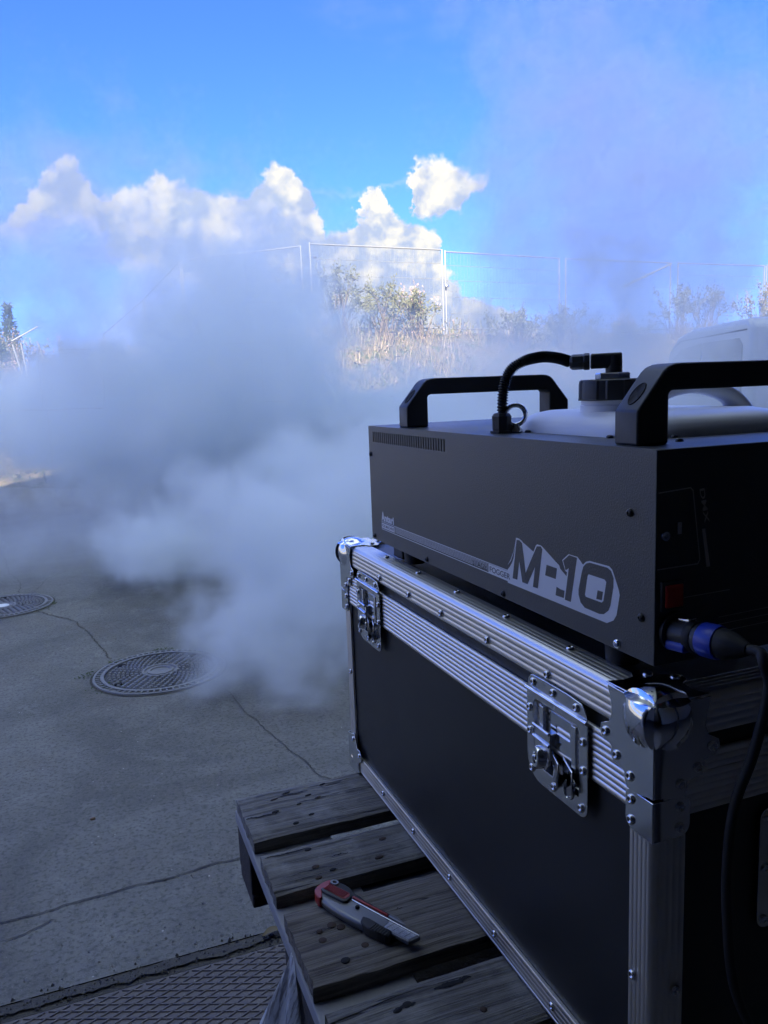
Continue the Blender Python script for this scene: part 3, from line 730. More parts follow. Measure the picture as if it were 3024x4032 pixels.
# handles
def handle(y0, y1):
    x0, x1 = .0325, .3110; zt = 1.6455
    pts = [(x0, MZ1), (x0, 1.6050), (x0+.0235, 1.6330), (x0+.0280, 1.6385), (x0+.0330, 1.6425), (x0+.0400, 1.6448), (x0+.0470, zt)]
    pts += [(x0+x1-a, b_) for a, b_ in reversed(pts)]
    inn = [(x1-.0340, MZ1), (x1-.0340, 1.6185), (x1-.0375, 1.6218), (x0+.0375, 1.6218), (x0+.0340, 1.6185), (x0+.0340, MZ1)]
    h = obj('handle', PR(pts+inn, (0, y0, 0), (0, y1, 0), (1,0,0), (0,0,1)), 'plastic', fm, bev=.0022, seg=3)
    for s in (0, 1):
        px, pz = (x0+.0125, 1.6192); nx_ = -.766; nz_ = .643
        if s: px = x0+x1-px; nx_ = .766
        M4 = frame((px+nx_*.0003, (y0+y1)/2, pz+nz_*.0003), (nx_, 0, nz_), (0, 1, 0)) @ Matrix.Diagonal((.62, 1.0, 1, 1))
        obj('screw_recess', LT([(.0125, -.001), (.0125, .0006), (.0118, .0009), (.0110, .0004), (0, .0003)], 28, M4), 'darkhole', h, smooth=True)
handle(.0665, .0990); handle(.5830, .6155)
# eye bolt
bm = bmesh.new(); c = Vector((.0700, .3370, 1.5955)); vd = Vector((.35, .93, 0)).normalized(); ux = vd.cross(Vector((0,0,1))).normalized()
n1, n2 = 36, 12
rings = [[bm.verts.new(c + (ux*math.cos(a)+Vector((0,0,1))*math.sin(a))*(.0118+.0028*math.cos(b_)) + vd*.0028*math.sin(b_)) for b_ in [2*math.pi*j/n2 for j in range(n2)]] for a in [2*math.pi*i/n1 for i in range(n1)]]
for i in range(n1):
    for j in range(n2): bm.faces.new((rings[i][j], rings[(i+1) % n1][j], rings[(i+1) % n1][(j+1) % n2], rings[i][(j+1) % n2]))
eb = obj('eye_bolt', bm, 'chrome', fm, smooth=True, auto=80)
obj('collar', LT([(.0075, 0), (.0085, .0015), (.0080, .0040), (.0050, .0075), (.0040, .0110), (0, .0115)], 20, Matrix.Translation((.0700, .3370, MZ1))), 'chrome', eb, smooth=True)
# suction hose with its fittings
hose_pts = [Vector(p) for p in ((0.0560, 0.346, 1.5800), (0.0565, 0.345, 1.5911), (0.0572, 0.345, 1.6153), (0.0608, 0.344, 1.6362), (0.0662, 0.338, 1.6503), (0.0776, 0.328, 1.6587), (0.0858, 0.316, 1.6615), (0.092, 0.304, 1.662), (0.1, 0.29, 1.6594), (0.1048, 0.277, 1.6552))]
def catmull(P, n):
    out = []
    for i in range(len(P)-1):
        p0, p1, p2, p3 = P[max(i-1, 0)], P[i], P[i+1], P[min(i+2, len(P)-1)]
        for k in range(n):
            t = k/n; out.append(.5*((2*p1)+(p2-p0)*t+(2*p0-5*p1+4*p2-p3)*t*t+(3*p1-p0-3*p2+p3)*t**3))
    return out+[P[-1]]
hp = catmull(hose_pts, 34)
hs_ = obj('suction_hose', TB_(hp, [.0058+.0010*math.cos(i*2*math.pi/5) for i in range(len(hp))], 12), 'rubber', fm, smooth=True, auto=80)
bx_ = Matrix.Translation((.0560, .346, MZ1))
obj('base_fitting', LT([(.0145, 0), (.0145, .003), (.0115, .0032), (.0118, .006), (.0122, .020), (.0095, .0235), (.0070, .0240), (0, .024)], 8, bx_), 'plastic', hs_)
# end face of the machine (faces the camera side), mostly in the dark
ey = MY0-.0004
def endpoly(name, pts, mat, dy=0.): 
    bm = bmesh.new(); flat(bm, [(x, ey-dy, z) for x, z in pts]); return obj(name, bm, mat, fm)
bm = bmesh.new()
fr = [(.0215, 1.5385), (.0545, 1.5405), (.0570, 1.5380), (.0660, 1.4775), (.0640, 1.4740), (.0215, 1.4735)]
for a, b_ in zip(fr, fr[1:]):
    a, b_ = Vector((a[0], ey, a[1])), Vector((b_[0], ey, b_[1])); d = (b_-a).normalized(); n = Vector((-d.z, 0, d.x))*.00055
    flat(bm, [a-n-d*.0004, b_-n+d*.0004, b_+n+d*.0004, a+n-d*.0004])
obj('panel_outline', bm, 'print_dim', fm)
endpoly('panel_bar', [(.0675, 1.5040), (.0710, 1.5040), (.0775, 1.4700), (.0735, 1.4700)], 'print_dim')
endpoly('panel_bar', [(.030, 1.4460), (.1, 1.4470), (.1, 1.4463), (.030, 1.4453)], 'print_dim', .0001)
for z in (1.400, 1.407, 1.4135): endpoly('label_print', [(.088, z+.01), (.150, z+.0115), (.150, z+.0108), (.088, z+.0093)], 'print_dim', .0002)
obj('jack_socket', LT([(.0040, 0), (.0040, .003), (.0022, .003), (.0022, .001), (0, .001)], 20, frame((.0275, ey, 1.5020), (0,-1,0))), 'zinc', fm, smooth=True)
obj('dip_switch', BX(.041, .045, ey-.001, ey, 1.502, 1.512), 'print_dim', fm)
sw_ = obj('power_switch', BX(.0235, .0480, ey-.003, ey, 1.437, 1.463), 'plastic', fm, bev=.001)
obj('rocker', BX(.0265, .0450, ey-.0055, ey-.0030, 1.4400, 1.4600), 'redsw', sw_, bev=.0012)
obj('inlet_socket', LT([(.0170, 0), (.0170, .004), (.0135, .0045), (.0130, .0015), (0, .0015)], 28, frame((.0400, ey, 1.4180), (0,-1,0))), 'plastic', fm, smooth=True)
# printing ------------------------------------------------------------
def txt(s, parent, org, xdir, ydir, size, mat, name='lettering', w=None, offs=0., spacing=1., shear=0., extr=.00006):
    cu = D.curves.new('t', 'FONT'); cu.body = s; cu.size = 1; cu.extrude = 0; cu.offset = offs; cu.space_character = spacing; cu.shear = shear
    to = D.objects.new('t', cu); COL.objects.link(to); bpy.context.view_layer.update()
    dg = bpy.context.evaluated_depsgraph_get(); me = D.meshes.new_from_object(to.evaluated_get(dg)); D.objects.remove(to, do_unlink=True)
    xs_ = [v.co.x for v in me.vertices]; ys_ = [v.co.y for v in me.vertices]; x0, x1, y0, y1 = min(xs_), max(xs_), min(ys_), max(ys_)
    X = Vector(xdir); Y = Vector(ydir); O = Vector(org); sy = size/(y1-y0); sx = (w/(x1-x0)) if w else sy
    for v in me.vertices: v.co = O + X*((v.co.x-x0)*sx) + Y*((v.co.y-y0)*sy)
    me.materials.clear(); me.name = name
    return link(name, me, mat, parent)
XD, YD = (0, -1, 0), (0, 0, 1)
def face(name, polys, mat, lay):
    bm = bmesh.new()
    for P_ in polys:
        P3 = [Vector((y, z, 0)) for y, z in P_]; vs = [bm.verts.new((MX0-.0003-.00012*lay, y, z)) for y, z in P_]
        for tri in tessellate_polygon([P3]): bm.faces.new([vs[i] for i in tri])
    return obj(name, bm, mat, fm)
# big model lettering, (y, z) on the side sheet
LOGO = dict(
 white=[(0.2714,1.4300),(0.2647,1.4376),(0.2583,1.4476),(0.2540,1.4583),(0.2523,1.4646),(0.2465,1.4647),(0.2407,1.4634),(0.2370,1.4616),(0.2165,1.4552),(0.2116,1.4627),(0.2091,1.4645),(0.2017,1.4645),(0.1975,1.4630),(0.1746,1.4526),(0.1680,1.4499),(0.1661,1.4468),(0.1551,1.4412),(0.1543,1.4453),(0.1573,1.4462),(0.1625,1.4563),(0.1515,1.4643),(0.1364,1.4644),(0.1273,1.4584),(0.1226,1.4622),(0.1167,1.4641),(0.0871,1.4648),(0.0826,1.4626),(0.0796,1.4578),(0.0729,1.4456),(0.0715,1.4411),(0.0758,1.4216),(0.0802,1.4153),(0.0899,1.4103),(0.2720,1.4095)],
 swoosh=[(0.2535,1.4547),(0.2554,1.4498),(0.2581,1.4401),(0.2615,1.4349),(0.2665,1.4292),(0.2716,1.4248),(0.2714,1.4297),(0.2639,1.4365),(0.2580,1.4464),(0.2543,1.4541)],
 m=[(0.2509,1.4625),(0.2450,1.4629),(0.2395,1.4604),(0.2358,1.4451),(0.2325,1.4290),(0.2097,1.4622),(0.2020,1.4634),(0.1989,1.4609),(0.2081,1.4169),(0.2180,1.4165),(0.2134,1.4393),(0.2288,1.4170),(0.2398,1.4169),(0.2458,1.4391),(0.2506,1.4173),(0.2607,1.4169),(0.2566,1.4362)],
 dash=[(0.1910,1.4460),(0.1717,1.4459),(0.1741,1.4343),(0.1939,1.4342)],
 dot=[(0.1728,1.4267),(0.1656,1.4255),(0.1584,1.4256),(0.1597,1.4177),(0.1746,1.4173)],
 one=[(0.1502,1.4636),(0.1370,1.4633),(0.1476,1.4166),(0.1580,1.4165),(0.1510,1.4502),(0.1564,1.4471),(0.1608,1.4560)],
 o=[(0.1267,1.4567),(0.1220,1.4606),(0.1162,1.4625),(0.0893,1.4629),(0.0839,1.4609),(0.0803,1.4549),(0.0805,1.4466),(0.0846,1.4284),(0.0878,1.4227),(0.0944,1.4177),(0.1011,1.4162),(0.1243,1.4165),(0.1313,1.4203),(0.1345,1.4273),(0.1345,1.4324),(0.1291,1.4511)],
 oin=[(0.1179,1.4509),(0.0935,1.4510),(0.0908,1.4492),(0.0950,1.4301),(0.0978,1.4280),(0.1225,1.4279),(0.1237,1.4298),(0.1196,1.4488)],
 tick=[(0.1037,1.4385),(0.0954,1.4388),(0.0972,1.4303),(0.1057,1.4297)],
)
face('logo_field', [LOGO['white']], 'print', 0)
face('logo_letter', [LOGO[k] for k in ('swoosh', 'm', 'dash', 'dot', 'one', 'o')], 'powder', 1)
face('logo_field', [LOGO['oin']], 'print', 2); face('logo_letter', [LOGO['tick']], 'powder', 3)
LN = lambda y0, y1, z, h: [(y0, z-h/2), (y1, z-h/2), (y1, z+h/2), (y0, z+h/2)]
face('logo_stripe', [LN(.671, .2714, 1.4237, .0011), LN(.671, .30, 1.4118, .0011)] + [LN(.613, .3185, 1.4221-.00152*i, .00062) for i in range(6)], 'print', 0)
face('logo_field', [[(.3170, 1.4229), (.2700, 1.4229), (.2700, 1.4113), (.3170, 1.4113)], [(.6705, 1.4220), (.6155, 1.4220), (.6155, 1.4136), (.6705, 1.4136)]], 'print', 1)
txt('FOG MACHINE', fm, (MX0-.0006, .6685, 1.4156), XD, YD, .0045, 'powder', w=.0505, offs=.01)
txt('STAGE', fm, (MX0-.0006, .3575, 1.4139), XD, YD, .0066, 'powder', w=.0365, offs=.006)
txt('FOGGER', fm, (MX0-.0006, .3135, 1.4139), XD, YD, .0066, 'powder', w=.0475, offs=.006)
txt('A', fm, (MX0-.0004, .6700, 1.4252), XD, YD, .0150, 'print', w=.0130, offs=.07)
txt('ntari', fm, (MX0-.0004, .6575, 1.4252), XD, YD, .0115, 'print', w=.0400, offs=.055)
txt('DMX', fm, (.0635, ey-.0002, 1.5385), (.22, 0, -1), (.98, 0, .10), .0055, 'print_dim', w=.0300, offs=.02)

# ------------------------------------------------------------------ fluid canister
can = thing('fluid_canister', (.19, .258, MZ1), 'milky white plastic fluid canister sunk in the top of the black fog machine', 'canister')
bm = bmesh.new(); rings = []
for ins, z in ((0, 1.560), (0, 1.5745), (.0008, 1.5800), (.004, 1.5870), (.010, 1.5925), (.018, 1.5960), (.030, 1.5985), (.050, 1.5992)):
    q = rrect(.083+ins, .304-ins, .122+ins, .3925-ins, max(.004, .058-ins*.6), 8)
    rings.append([bm.verts.new((x, y, z)) for x, y in q])
for a, b_ in zip(rings, rings[1:]):
    n = len(a)
    for k in range(n): bm.faces.new((a[k], a[(k+1) % n], b_[(k+1) % n], b_[k]))
bm.faces.new(rings[-1])
cb = obj('canister_body', bm, 'canister', can, smooth=True, auto=80)
cp = catmull([Vector(p) for p in ((.165, .240, 1.590), (.180, .236, 1.6060), (.200, .231, 1.6170), (.228, .226, 1.6225), (.256, .221, 1.6190), (.280, .217, 1.6080), (.298, .214, 1.5850), (.303, .213, 1.570))], 6)
bm = bmesh.new(); tube(bm, cp, [.0085+.0065*abs(i/len(cp)-.45)**1.3*2 for i in range(len(cp))], 16)
for v in bm.verts:
    v.co.y = .2255 + (v.co.y-.2255)*1.35
obj('canister_handle', bm, 'canister', can, smooth=True, auto=80)
NT = Matrix.Translation((.1440, .2500, 0))
obj('neck', LT([(.0352, 1.5960), (.0352, 1.6050), (.0342, 1.6060), (.0342, 1.6110), (0, 1.6110)], 40, NT), 'canister', can, smooth=True)
bm = bmesh.new(); n = 96
prof = [(.0372, 1.6108), (.0375, 1.6118), (.0355, 1.6124), (.0352, 1.6290), (.0345, 1.6325), (.0325, 1.6338), (.0, 1.6338)]
rings = []
for r, z in prof:
    if r == 0: rings.append([bm.verts.new((.144, .25, z))]); continue
    rg = []
    for k in range(n):
        a = 2*math.pi*k/n; lug = .0016 if (k % 12) in (0, 1, 2, 3, 4, 5, 6, 7) else 0
        if z < 1.6122: lug = 0
        rg.append(bm.verts.new((.144+(r+lug)*math.cos(a), .25+(r+lug)*math.sin(a), z)))
    rings.append(rg)
for a, b_ in zip(rings, rings[1:]):
    for k in range(n):
        if len(b_) == 1: bm.faces.new((a[k], a[(k+1) % n], b_[0]))
        else: bm.faces.new((a[k], a[(k+1) % n], b_[(k+1) % n], b_[k]))
obj('cap', bm, 'plastic', can, smooth=True, auto=30)
obj('hex_nut', LT([(.0188, 1.6338), (.0192, 1.6345), (.0192, 1.6395), (.0180, 1.6408), (0, 1.6408)], 6, NT @ Matrix.Rotation(R(12), 4, 'Z')), 'zinc', can)
# elbow fitting (part of the hose)
ed = Vector((-.0395, .0270, -.0005)); L = ed.length; e = ed.normalized()
ec = Vector((.1452, .2490, 1.6545))
bm = LT([(.0092, 1.6405), (.0092, 1.6480), (.0088, 1.6600), (0, 1.6610)], 20, Matrix.Translation((.1452, .2490, 0)))
obj('elbow', bm, 'plastic', hs_, smooth=True)
o_h = rrect(-.0082, .0082, -.0085, .0082, .004, 4)
sd_ = e.cross(Vector((0,0,1))).normalized()
obj('elbow_arm', PR(o_h, ec-e*.0085, ec+e*.0255, sd_, (0,0,1)), 'plastic', hs_, bev=.0016)
obj('gland_nut', LT([(.0086, .0), (.0094, .0010), (.0094, .0060), (.0084, .0072), (0, .0072)], 8, frame(ec+e*.0262, e)), 'plastic', hs_)
obj('gland', LT([(.0080, .0), (.0086, .0012), (.0086, .0118), (.0062, .0150), (0, .0150)], 8, frame(ec+e*.0335, e)), 'plastic', hs_)

# ------------------------------------------------------------------ power cable
cab = thing('power_cable', (.04, -.03, 1.418), 'black mains cable with blue locking plug hanging from the fog machine end', 'cable')
pd = Vector((.16, -1, .05)).normalized(); p0 = Vector((.0385, .0245, 1.4172))
def ring(name, prof, mat): return obj(name, LT(prof, 28, frame(p0, pd)), mat, cab, smooth=True)
ring('plug_nose', [(.0120, 0), (.0120, .020), (.0095, .0205), (0, .0205)], 'plastic')
obj('plug_tongue', PR(rrect(-.0127, .0127, -.0129, -.004, .003, 3), p0+pd*.002, p0+pd*.021, pd.cross(Vector((0,0,1))).normalized(), (0,0,1)), 'blue', cab, bev=.001)
ring('plug_latch', [(.0128, .018), (.0134, .0195), (.0134, .0240), (.0128, .0255), (0, .0255)], 'rubber')
obj('release_clip', PR(rrect(-.005, .005, .0120, .0152, .001, 2), p0+pd*.009, p0+pd*.020, pd.cross(Vector((0,0,1))).normalized(), (0,0,1)), 'zinc', cab, bev=.0006)
ring('plug_collar', [(.0122, .0255), (.0128, .0270), (.0128, .0310), (0, .0310)], 'plastic')
ring('blue_ring', [(.0132, .0305), (.0142, .0320), (.0144, .0440), (.0138, .0470), (0, .0470)], 'blue')
ring('plug_end', [(.0126, .0470), (.0128, .0520), (.0105, .0600), (.0070, .0680), (.0050, .0720), (0, .0720)], 'rubber')
ce = p0+pd*.070
cp = catmull([ce, ce+pd*.012, Vector((.0500, -.062, 1.4135)), Vector((.0560, -.062, 1.3950)), Vector((.0545, -.058, 1.3650)), Vector((.0475, -.055, 1.3330)), Vector((.0390, -.050, 1.3000)), Vector((.0345, -.048, 1.26)), Vector((.036, -.047, 1.20)), Vector((.050, -.046, 1.12)), Vector((.09, -.05, 1.04)), Vector((.16, -.07, .90)), Vector((.22, -.10, .70)), Vector((.30, -.2, .35)), Vector((.45, -.4, .02)), Vector((.9, -.8, .0))], 10)
obj('cord', TB_(cp, .0042, 12), 'rubber', cab, smooth=True, auto=80)

# ------------------------------------------------------------------ utility knife
kn = thing('utility_knife', (-.125, .39, PZ), 'silver and red snap-off utility knife lying on the third pallet board', 'utility knife')
KT = Vector((-.163, .462, 0)); KU = Vector((.5, -.866, 0)); KV = Vector((.866, .5, 0))
def kp(name, pts, z0, z1, mat, bev=.0012, parent=None, sm=0):
    if sm: pts = smooth_poly(pts, sm)
    return obj(name, PR(pts, KT+Vector((0,0,PZ+z0)), KT+Vector((0,0,PZ+z1)), KU, KV), mat, parent or kn, bev=bev, seg=3)
kb = kp('body', [(-.004, -.012), (.010, -.0195), (.030, -.0240), (.055, -.0262), (.082, -.0268), (.100, -.0240), (.118, -.0190), (.118, .006), (.040, .012), (-.004, .014)], .001, .0135, 'silver', .0045, sm=1)
kp('tail_cap', [(-.0105, .004), (-.0100, -.006), (-.006, -.0145), (.004, -.0200), (.012, -.0215), (.011, -.0160), (.004, -.0100), (.001, -.002), (.000, .008), (-.002, .0175), (-.0075, .0150)], .001, .0150, 'red', .002, sm=1)
kp('side_grip', [(-.004, .0165), (.006, .0215), (.018, .0225), (.030, .0205), (.042, .0160), (.052, .0150), (.060, .0125), (.075, .0120), (.084, .0095), (.092, .0110), (.106, .0100), (.118, .0092), (.106, .0062), (.050, .0085), (.000, .0095)], .001, .0140, 'rubber', .0022)
kp('front_grip', [(.080, -.0140), (.084, -.0240), (.098, -.0285), (.112, -.0275), (.126, -.0265), (.132, -.0235), (.129, -.0150), (.105, -.0130), (.090, -.0120)], .0005, .0145, 'rubber', .0020)
for i in range(7):
    t = .103+.0038*i; kp('grip_rib', [(t, -.0278), (t+.0018, -.0276), (t+.0018, -.0165), (t, -.0165)], .002, .0153, 'rubber', .0005)
sl = kp('slider', [(-.001, -.0070), (.001, .0080), (.041, .0085), (.0455, .0040), (.0460, -.0060), (.0420, -.0095), (.006, -.0095)], .010, .0170, 'plastic', .0015)
kp('slider_pad', [(.0010, -.0045), (.0025, .0070), (.0390, .0075), (.0425, .0030), (.0420, -.0050), (.0380, -.0065)], .017, .0178, 'red', .0006, sl)
for i in range(15):
    t = .0045+.0023*i; kp('slider_rib', [(t, -.0050), (t+.0011, -.0050), (t+.0011, .0068), (t, .0068)], .0177, .0190, 'red', .0003, sl)
kp('red_rail', [(.0460, .0078), (.1070, .0058), (.1065, .0034), (.0460, .0048)], .012, .0162, 'red', .0005)
kp('blade_channel', [(.047, -.0150), (.1560, -.0172), (.1572, -.0150), (.1622, -.0010), (.047, .0035)], .0075, .0125, 'silver', .0006)
kp('blade', [(.050, -.0130), (.1540, -.0145), (.1575, -.0030), (.050, .0000)], .0127, .0132, 'blade', 0)
for i in range(9):
    t = .072+.0093*i; kp('snap_line', [(t, -.0130), (t+.0004, -.0130), (t+.0034, -.0010), (t+.0030, -.0010)], .0132, .01335, 'darkhole', 0)
kp('channel_lip', [(.047, .0035), (.1622, -.0008), (.1618, -.0028), (.047, .0014)], .0120, .0150, 'blade', .0006)
kp('channel_lip', [(.128, -.0172), (.1560, -.0176), (.1568, -.0140), (.128, -.0135)], .0100, .0132, 'silver', .0006)
kp('nose_grip', [(.107, .0095), (.1190, .0098), (.1340, .0052), (.1370, .0022), (.107, .0040)], .002, .0150, 'silver', .0015)
obj('knob', LT([(.0030, .0120), (.0030, .0155), (.0022, .0165), (0, .0165)], 16, Matrix.Translation(KT+KU*.0637+KV*(-.0055)+Vector((0,0,PZ)))), 'darkhole', kn, smooth=True)
obj('key_ring_eye', ringplate(rrect(-.006, .007, -.0045, .0045, .0044, 5), rrect(-.0025, .0035, -.0020, .0020, .0019, 5), KT+KU*.0035+KV*.0160+Vector((0,0,PZ+.0130)), KT+KU*.0035+KV*.0160+Vector((0,0,PZ+.0158)), KU, KV), 'silver', kn, bev=.0005)
txt('Art.0715 03 277', kn, KT+KU*.0405-KV*.0110+Vector((0,0,PZ+.0137)), -KU, -KV, .0026, 'darkhole', w=.030)

# torn scrap of film caught under the pallet edge
bm = bmesh.new(); rows = []
prof = [((-.2270, .405, .927), (-.2270, .392, .927)), ((-.2330, .408, .905), (-.2300, .380, .905)), ((-.2420, .412, .880), (-.2330, .368, .880)), ((-.2540, .418, .850), (-.2350, .355, .850)), ((-.2700, .428, .815), (-.2360, .340, .822)), ((-.2840, .440, .785), (-.2350, .325, .795)), ((-.2800, .437, .760), (-.2320, .318, .765)), ((-.2600, .425, .720), (-.2300, .320, .725))]
prev = None
for a, b_ in prof:
    a, b_ = Vector(a), Vector(b_); r_ = []
    for k in range(13):
        t = k/12; p = a.lerp(b_, t); p.x += .006*math.sin(t*9+a.z*20)*min(1, (.93-a.z)*14); r_.append(bm.verts.new(p))
    if prev:
        for k in range(12): bm.faces.new((prev[k], prev[k+1], r_[k+1], r_[k]))
    prev = r_
fo = obj('plastic_film_scrap', bm, 'film', smooth=True, auto=80)
md = fo.modifiers.new('s', 'SOLIDIFY'); md.thickness = .0004
tag(fo, 'torn strip of pale plastic film hanging from the left edge of the pallet', 'film scrap')

# ------------------------------------------------------------------ manhole covers
def manhole(cx, cy_, ang, label, bright):
    t = thing('manhole_cover', (cx, cy_, 0), label, 'manhole cover', 'round manhole covers set in the yard')
    T = Matrix.Translation((cx, cy_, 0)) @ Matrix.Rotation(ang, 4, 'Z')
    obj('bedding_ring', LT([(.402, .003), (.386, .0035)], 72, T), 'groove', t)
    obj('frame_ring', LT([(.388, 0), (.386, .010), (.374, .010), (.373, .004), (.3435, .004), (.3425, .013), (.3225, .013), (.3215, .001)], 72, T), 'castworn', t, smooth=True, auto=30)
    bm = bmesh.new()
    for i in range(64):
        if i % 16 == 5: continue
        a = 2*math.pi*i/64; d = Vector((math.cos(a), math.sin(a), 0)); s = Vector((-d.y, d.x, 0))
        A = T @ (d*.3435); B = T @ (d*.3725); pr = [(-.0075, .003), (-.005, .0115), (.005, .0115), (.0075, .003)]
        prism(bm, pr, A, B, (T.to_3x3() @ s), (0,0,1))
    obj('frame_teeth', bm, 'castworn', t)['kind'] = 'stuff'
    obj('cover_plate', LT([(.3190, .0015), (.3185, .005), (.3090, .005), (0, .005)], 72, T), 'castiron', t, smooth=True, auto=30)
    bm = bmesh.new(); k = 0
    for ri in range(8):
        rad = .292 - .0255*ri; n = int(2*math.pi*rad/.040)
        for i in range(n):
            a = 2*math.pi*(i+.5*(ri % 2))/n; d = Vector((math.cos(a), math.sin(a), 0)); s = Vector((-d.y, d.x, 0)); c = d*rad
            hw = .0098
            if nz(a*5, ri, 3) > .62: continue
            base = [c+d*hw*p+s*hw*1.15*q for p, q in ((-1,-1),(1,-1),(1,1),(-1,1))]
            vb_ = [bm.verts.new(T @ (p+Vector((0,0,.0045)))) for p in base]; vt_ = [bm.verts.new(T @ (c+(p-c)*.66+Vector((0,0,.0130)))) for p in base]
            bm.faces.new(vt_)
            for j in range(4): bm.faces.new((vb_[j], vb_[(j+1) % 4], vt_[(j+1) % 4], vt_[j]))
    obj('studs', bm, 'castworn', t)['kind'] = 'stuff'
    obj('centre_ring', LT([(.108, .005), (.106, .013), (.094, .013), (.091, .0055), (.078, .0055), (.076, .0120), (.058, .0120), (.055, .0062), (0, .0062)], 48, T), 'castworn' , t, smooth=True, auto=30)
    if bright: obj('centre_cap', LT([(.055, .006), (.052, .013), (0, .014)], 40, T), 'print', t, smooth=True, auto=30)
    for a in (3.45, .5, 2.2):
        obj('lifting_slot', BX(*(lambda p: (p.x-.022, p.x+.022, p.y-.014, p.y+.014))(T @ Vector((math.cos(a)*.285, math.sin(a)*.285, 0))), .004, .0138), 'darkhole', t, bev=.002)
    return t
manhole(-.075, 4.302, .2, 'studded iron manhole cover half hidden by the fog, nearer one', 0)
manhole(-1.105, 6.50, 1.1, 'studded iron manhole cover at the left edge of the picture, farther one', 1)
for i, (cx, cy_, r, s) in enumerate(((-.47, 4.42, .07, 3), (-.38, 4.15, .09, 5), (-.30, 4.60, .05, 8), (-.02, 4.70, .05, 9), (-.83, 6.25, .09, 12), (-.75, 6.40, .05, 14))):
    bm = bmesh.new(); n = 40
    for k in range(n):
        a = random.random()*6.283; rr = r*math.sqrt(random.random()); x, y = cx+rr*math.cos(a)*1.4, cy_+rr*math.sin(a)
        q = random.uniform(.004, .010); pts = [(x+q*math.cos(b_)*random.uniform(.6, 1.2), y+q*math.sin(b_)*random.uniform(.6, 1.2), .0055+.00005*k) for b_ in [0, 1, 2, 3, 4, 5]]
        c_ = bm.verts.new((x, y, .0095)); rg = [bm.verts.new(p) for p in pts]
        for j in range(6): bm.faces.new((rg[j], rg[(j+1) % 6], c_))
    tag(obj('moss', bm, 'moss'), kind='stuff')
# loose grit and small stones
bm = bmesh.new()
for i in range(900):
    y = 1.75 + 9*random.random()**2.2; x = -.42 + (y+.5)*random.uniform(-.10, .62) - .1
    r = random.choice((.0012, .0016, .002, .003, .0045)) * random.uniform(.7, 1.2)*(1+.06*y)
    q = [bm.verts.new((x+r*math.cos(a)*random.uniform(.7, 1.2), y+r*math.sin(a)*random.uniform(.7, 1.2), .001)) for a in (0, 1.3, 2.6, 3.9, 5.1)]
    t = bm.verts.new((x, y, .001+r*.9))
    for j in range(5): bm.faces.new((q[j], q[(j+1) % 5], t))
tag(obj('grit', bm, simple('pale_grit', (.20, .19, .175), .85, var=.6, nscale=3)), kind='stuff')
bm = bmesh.new()
for i in range(500):
    x = random.uniform(-1.3, .5); y = 1.690+random.gauss(0, .018); r = random.uniform(.0015, .006)
    if y < 1.658: y = 1.66
    q = [bm.verts.new((x+r*math.cos(a)*random.uniform(.7, 1.3), y+r*math.sin(a)*random.uniform(.7, 1.2), .001)) for a in (0, 1.3, 2.6, 3.9, 5.1)]
    t = bm.verts.new((x, y, .004+r*.9))
    for j in range(5): bm.faces.new((q[j], q[(j+1) % 5], t))
tag(obj('dirt_crumbs', bm, 'groove'), kind='stuff')
bm = bmesh.new(); bmesh.ops.create_icosphere(bm, subdivisions=2, radius=1)
for v in bm.verts: v.co = Vector((-.496+v.co.x*.011*(1+.2*nz(*v.co, 1.5)), 2.656+v.co.y*.008, .003+v.co.z*.006))
tag(obj('pebble', bm, 'pebble', smooth=True), 'small brown pebble lying alone on the grey yard', 'pebble')
bm = bmesh.new(); pts = []
for i in range(13):
    t = i/12; w = .013*math.sin(math.pi*t)**.8
    a = Vector((-.035+.062*t, 1.688+.012*math.sin(t*2), .009+.008*math.sin(t*3.1)))
    pts.append((bm.verts.new(a+Vector((0, w, .004))), bm.verts.new(a), bm.verts.new(a+Vector((0, -w, .003)))))
for a, b_ in zip(pts, pts[1:]):
    for j in (0, 1): bm.faces.new((a[j], a[j+1], b_[j+1], b_[j]))
tag(obj('fallen_leaf', bm, 'leafdry', smooth=True, auto=80), 'curled dry yellow leaf in the dirt joint beside the pallet', 'leaf')

# ------------------------------------------------------------------ site fence on the embankment
def fence_panel(ax, ay, bx, by, za, zb, label, H=2.0, dense=True):
    L = math.hypot(bx-ax, by-ay)
    t = thing('mesh_fence', ((ax+bx)/2, (ay+by)/2, (za+zb)/2), label, 'fence panel', 'mobile site fence panels along the embankment')
    A = lambda s, h: Vector((ax+(bx-ax)*s, ay+(by-ay)*s, za+(zb-za)*s+h))
    for s in (.012, .988): obj('post', TB_([A(s, -.05), A(s, H+.02 if s < .5 else H)], .021, 8), 'galv', t, smooth=True)
    obj('top_rail', TB_([A(.012, H-.015), A(.988, H-.015)], .019, 8), 'galv', t, smooth=True)
    obj('bottom_rail', TB_([A(.012, .12), A(.988, .12)], .019, 8), 'galv', t, smooth=True)
    for h in (.50, .90, 1.30, 1.66): obj('cross_wire', TB_([A(.014, h), A(.986, h)], .0055, 5), 'galv', t)
    bm = bmesh.new(); n = int(L/.10)
    for i in range(1, n): tube(bm, [A(i/n, .12), A(i/n, H-.015)], .0022, 3, cap=False)
    obj('mesh_wires', bm, 'galv', t)['kind'] = 'stuff'
    return t
def clamp(x, y, z, label):
    t = thing('fence_clamp', (x, y, z), label, 'clamp', 'clamps joining the fence panels')
    obj('clamp_jaw', BX(x-.05, x+.05, y-.04, y+.02, z-.03, z+.03), 'zinc', t, bev=.01)
    obj('clamp_bolt', TB_([(x, y-.10, z), (x, y+.05, z)], .012, 8), 'zinc', t)
kf = 3.31/3.6
PX = lambda p: (CAM.x+(p[0]-CAM.x)*kf, CAM.y+(p[1]-CAM.y)*kf)
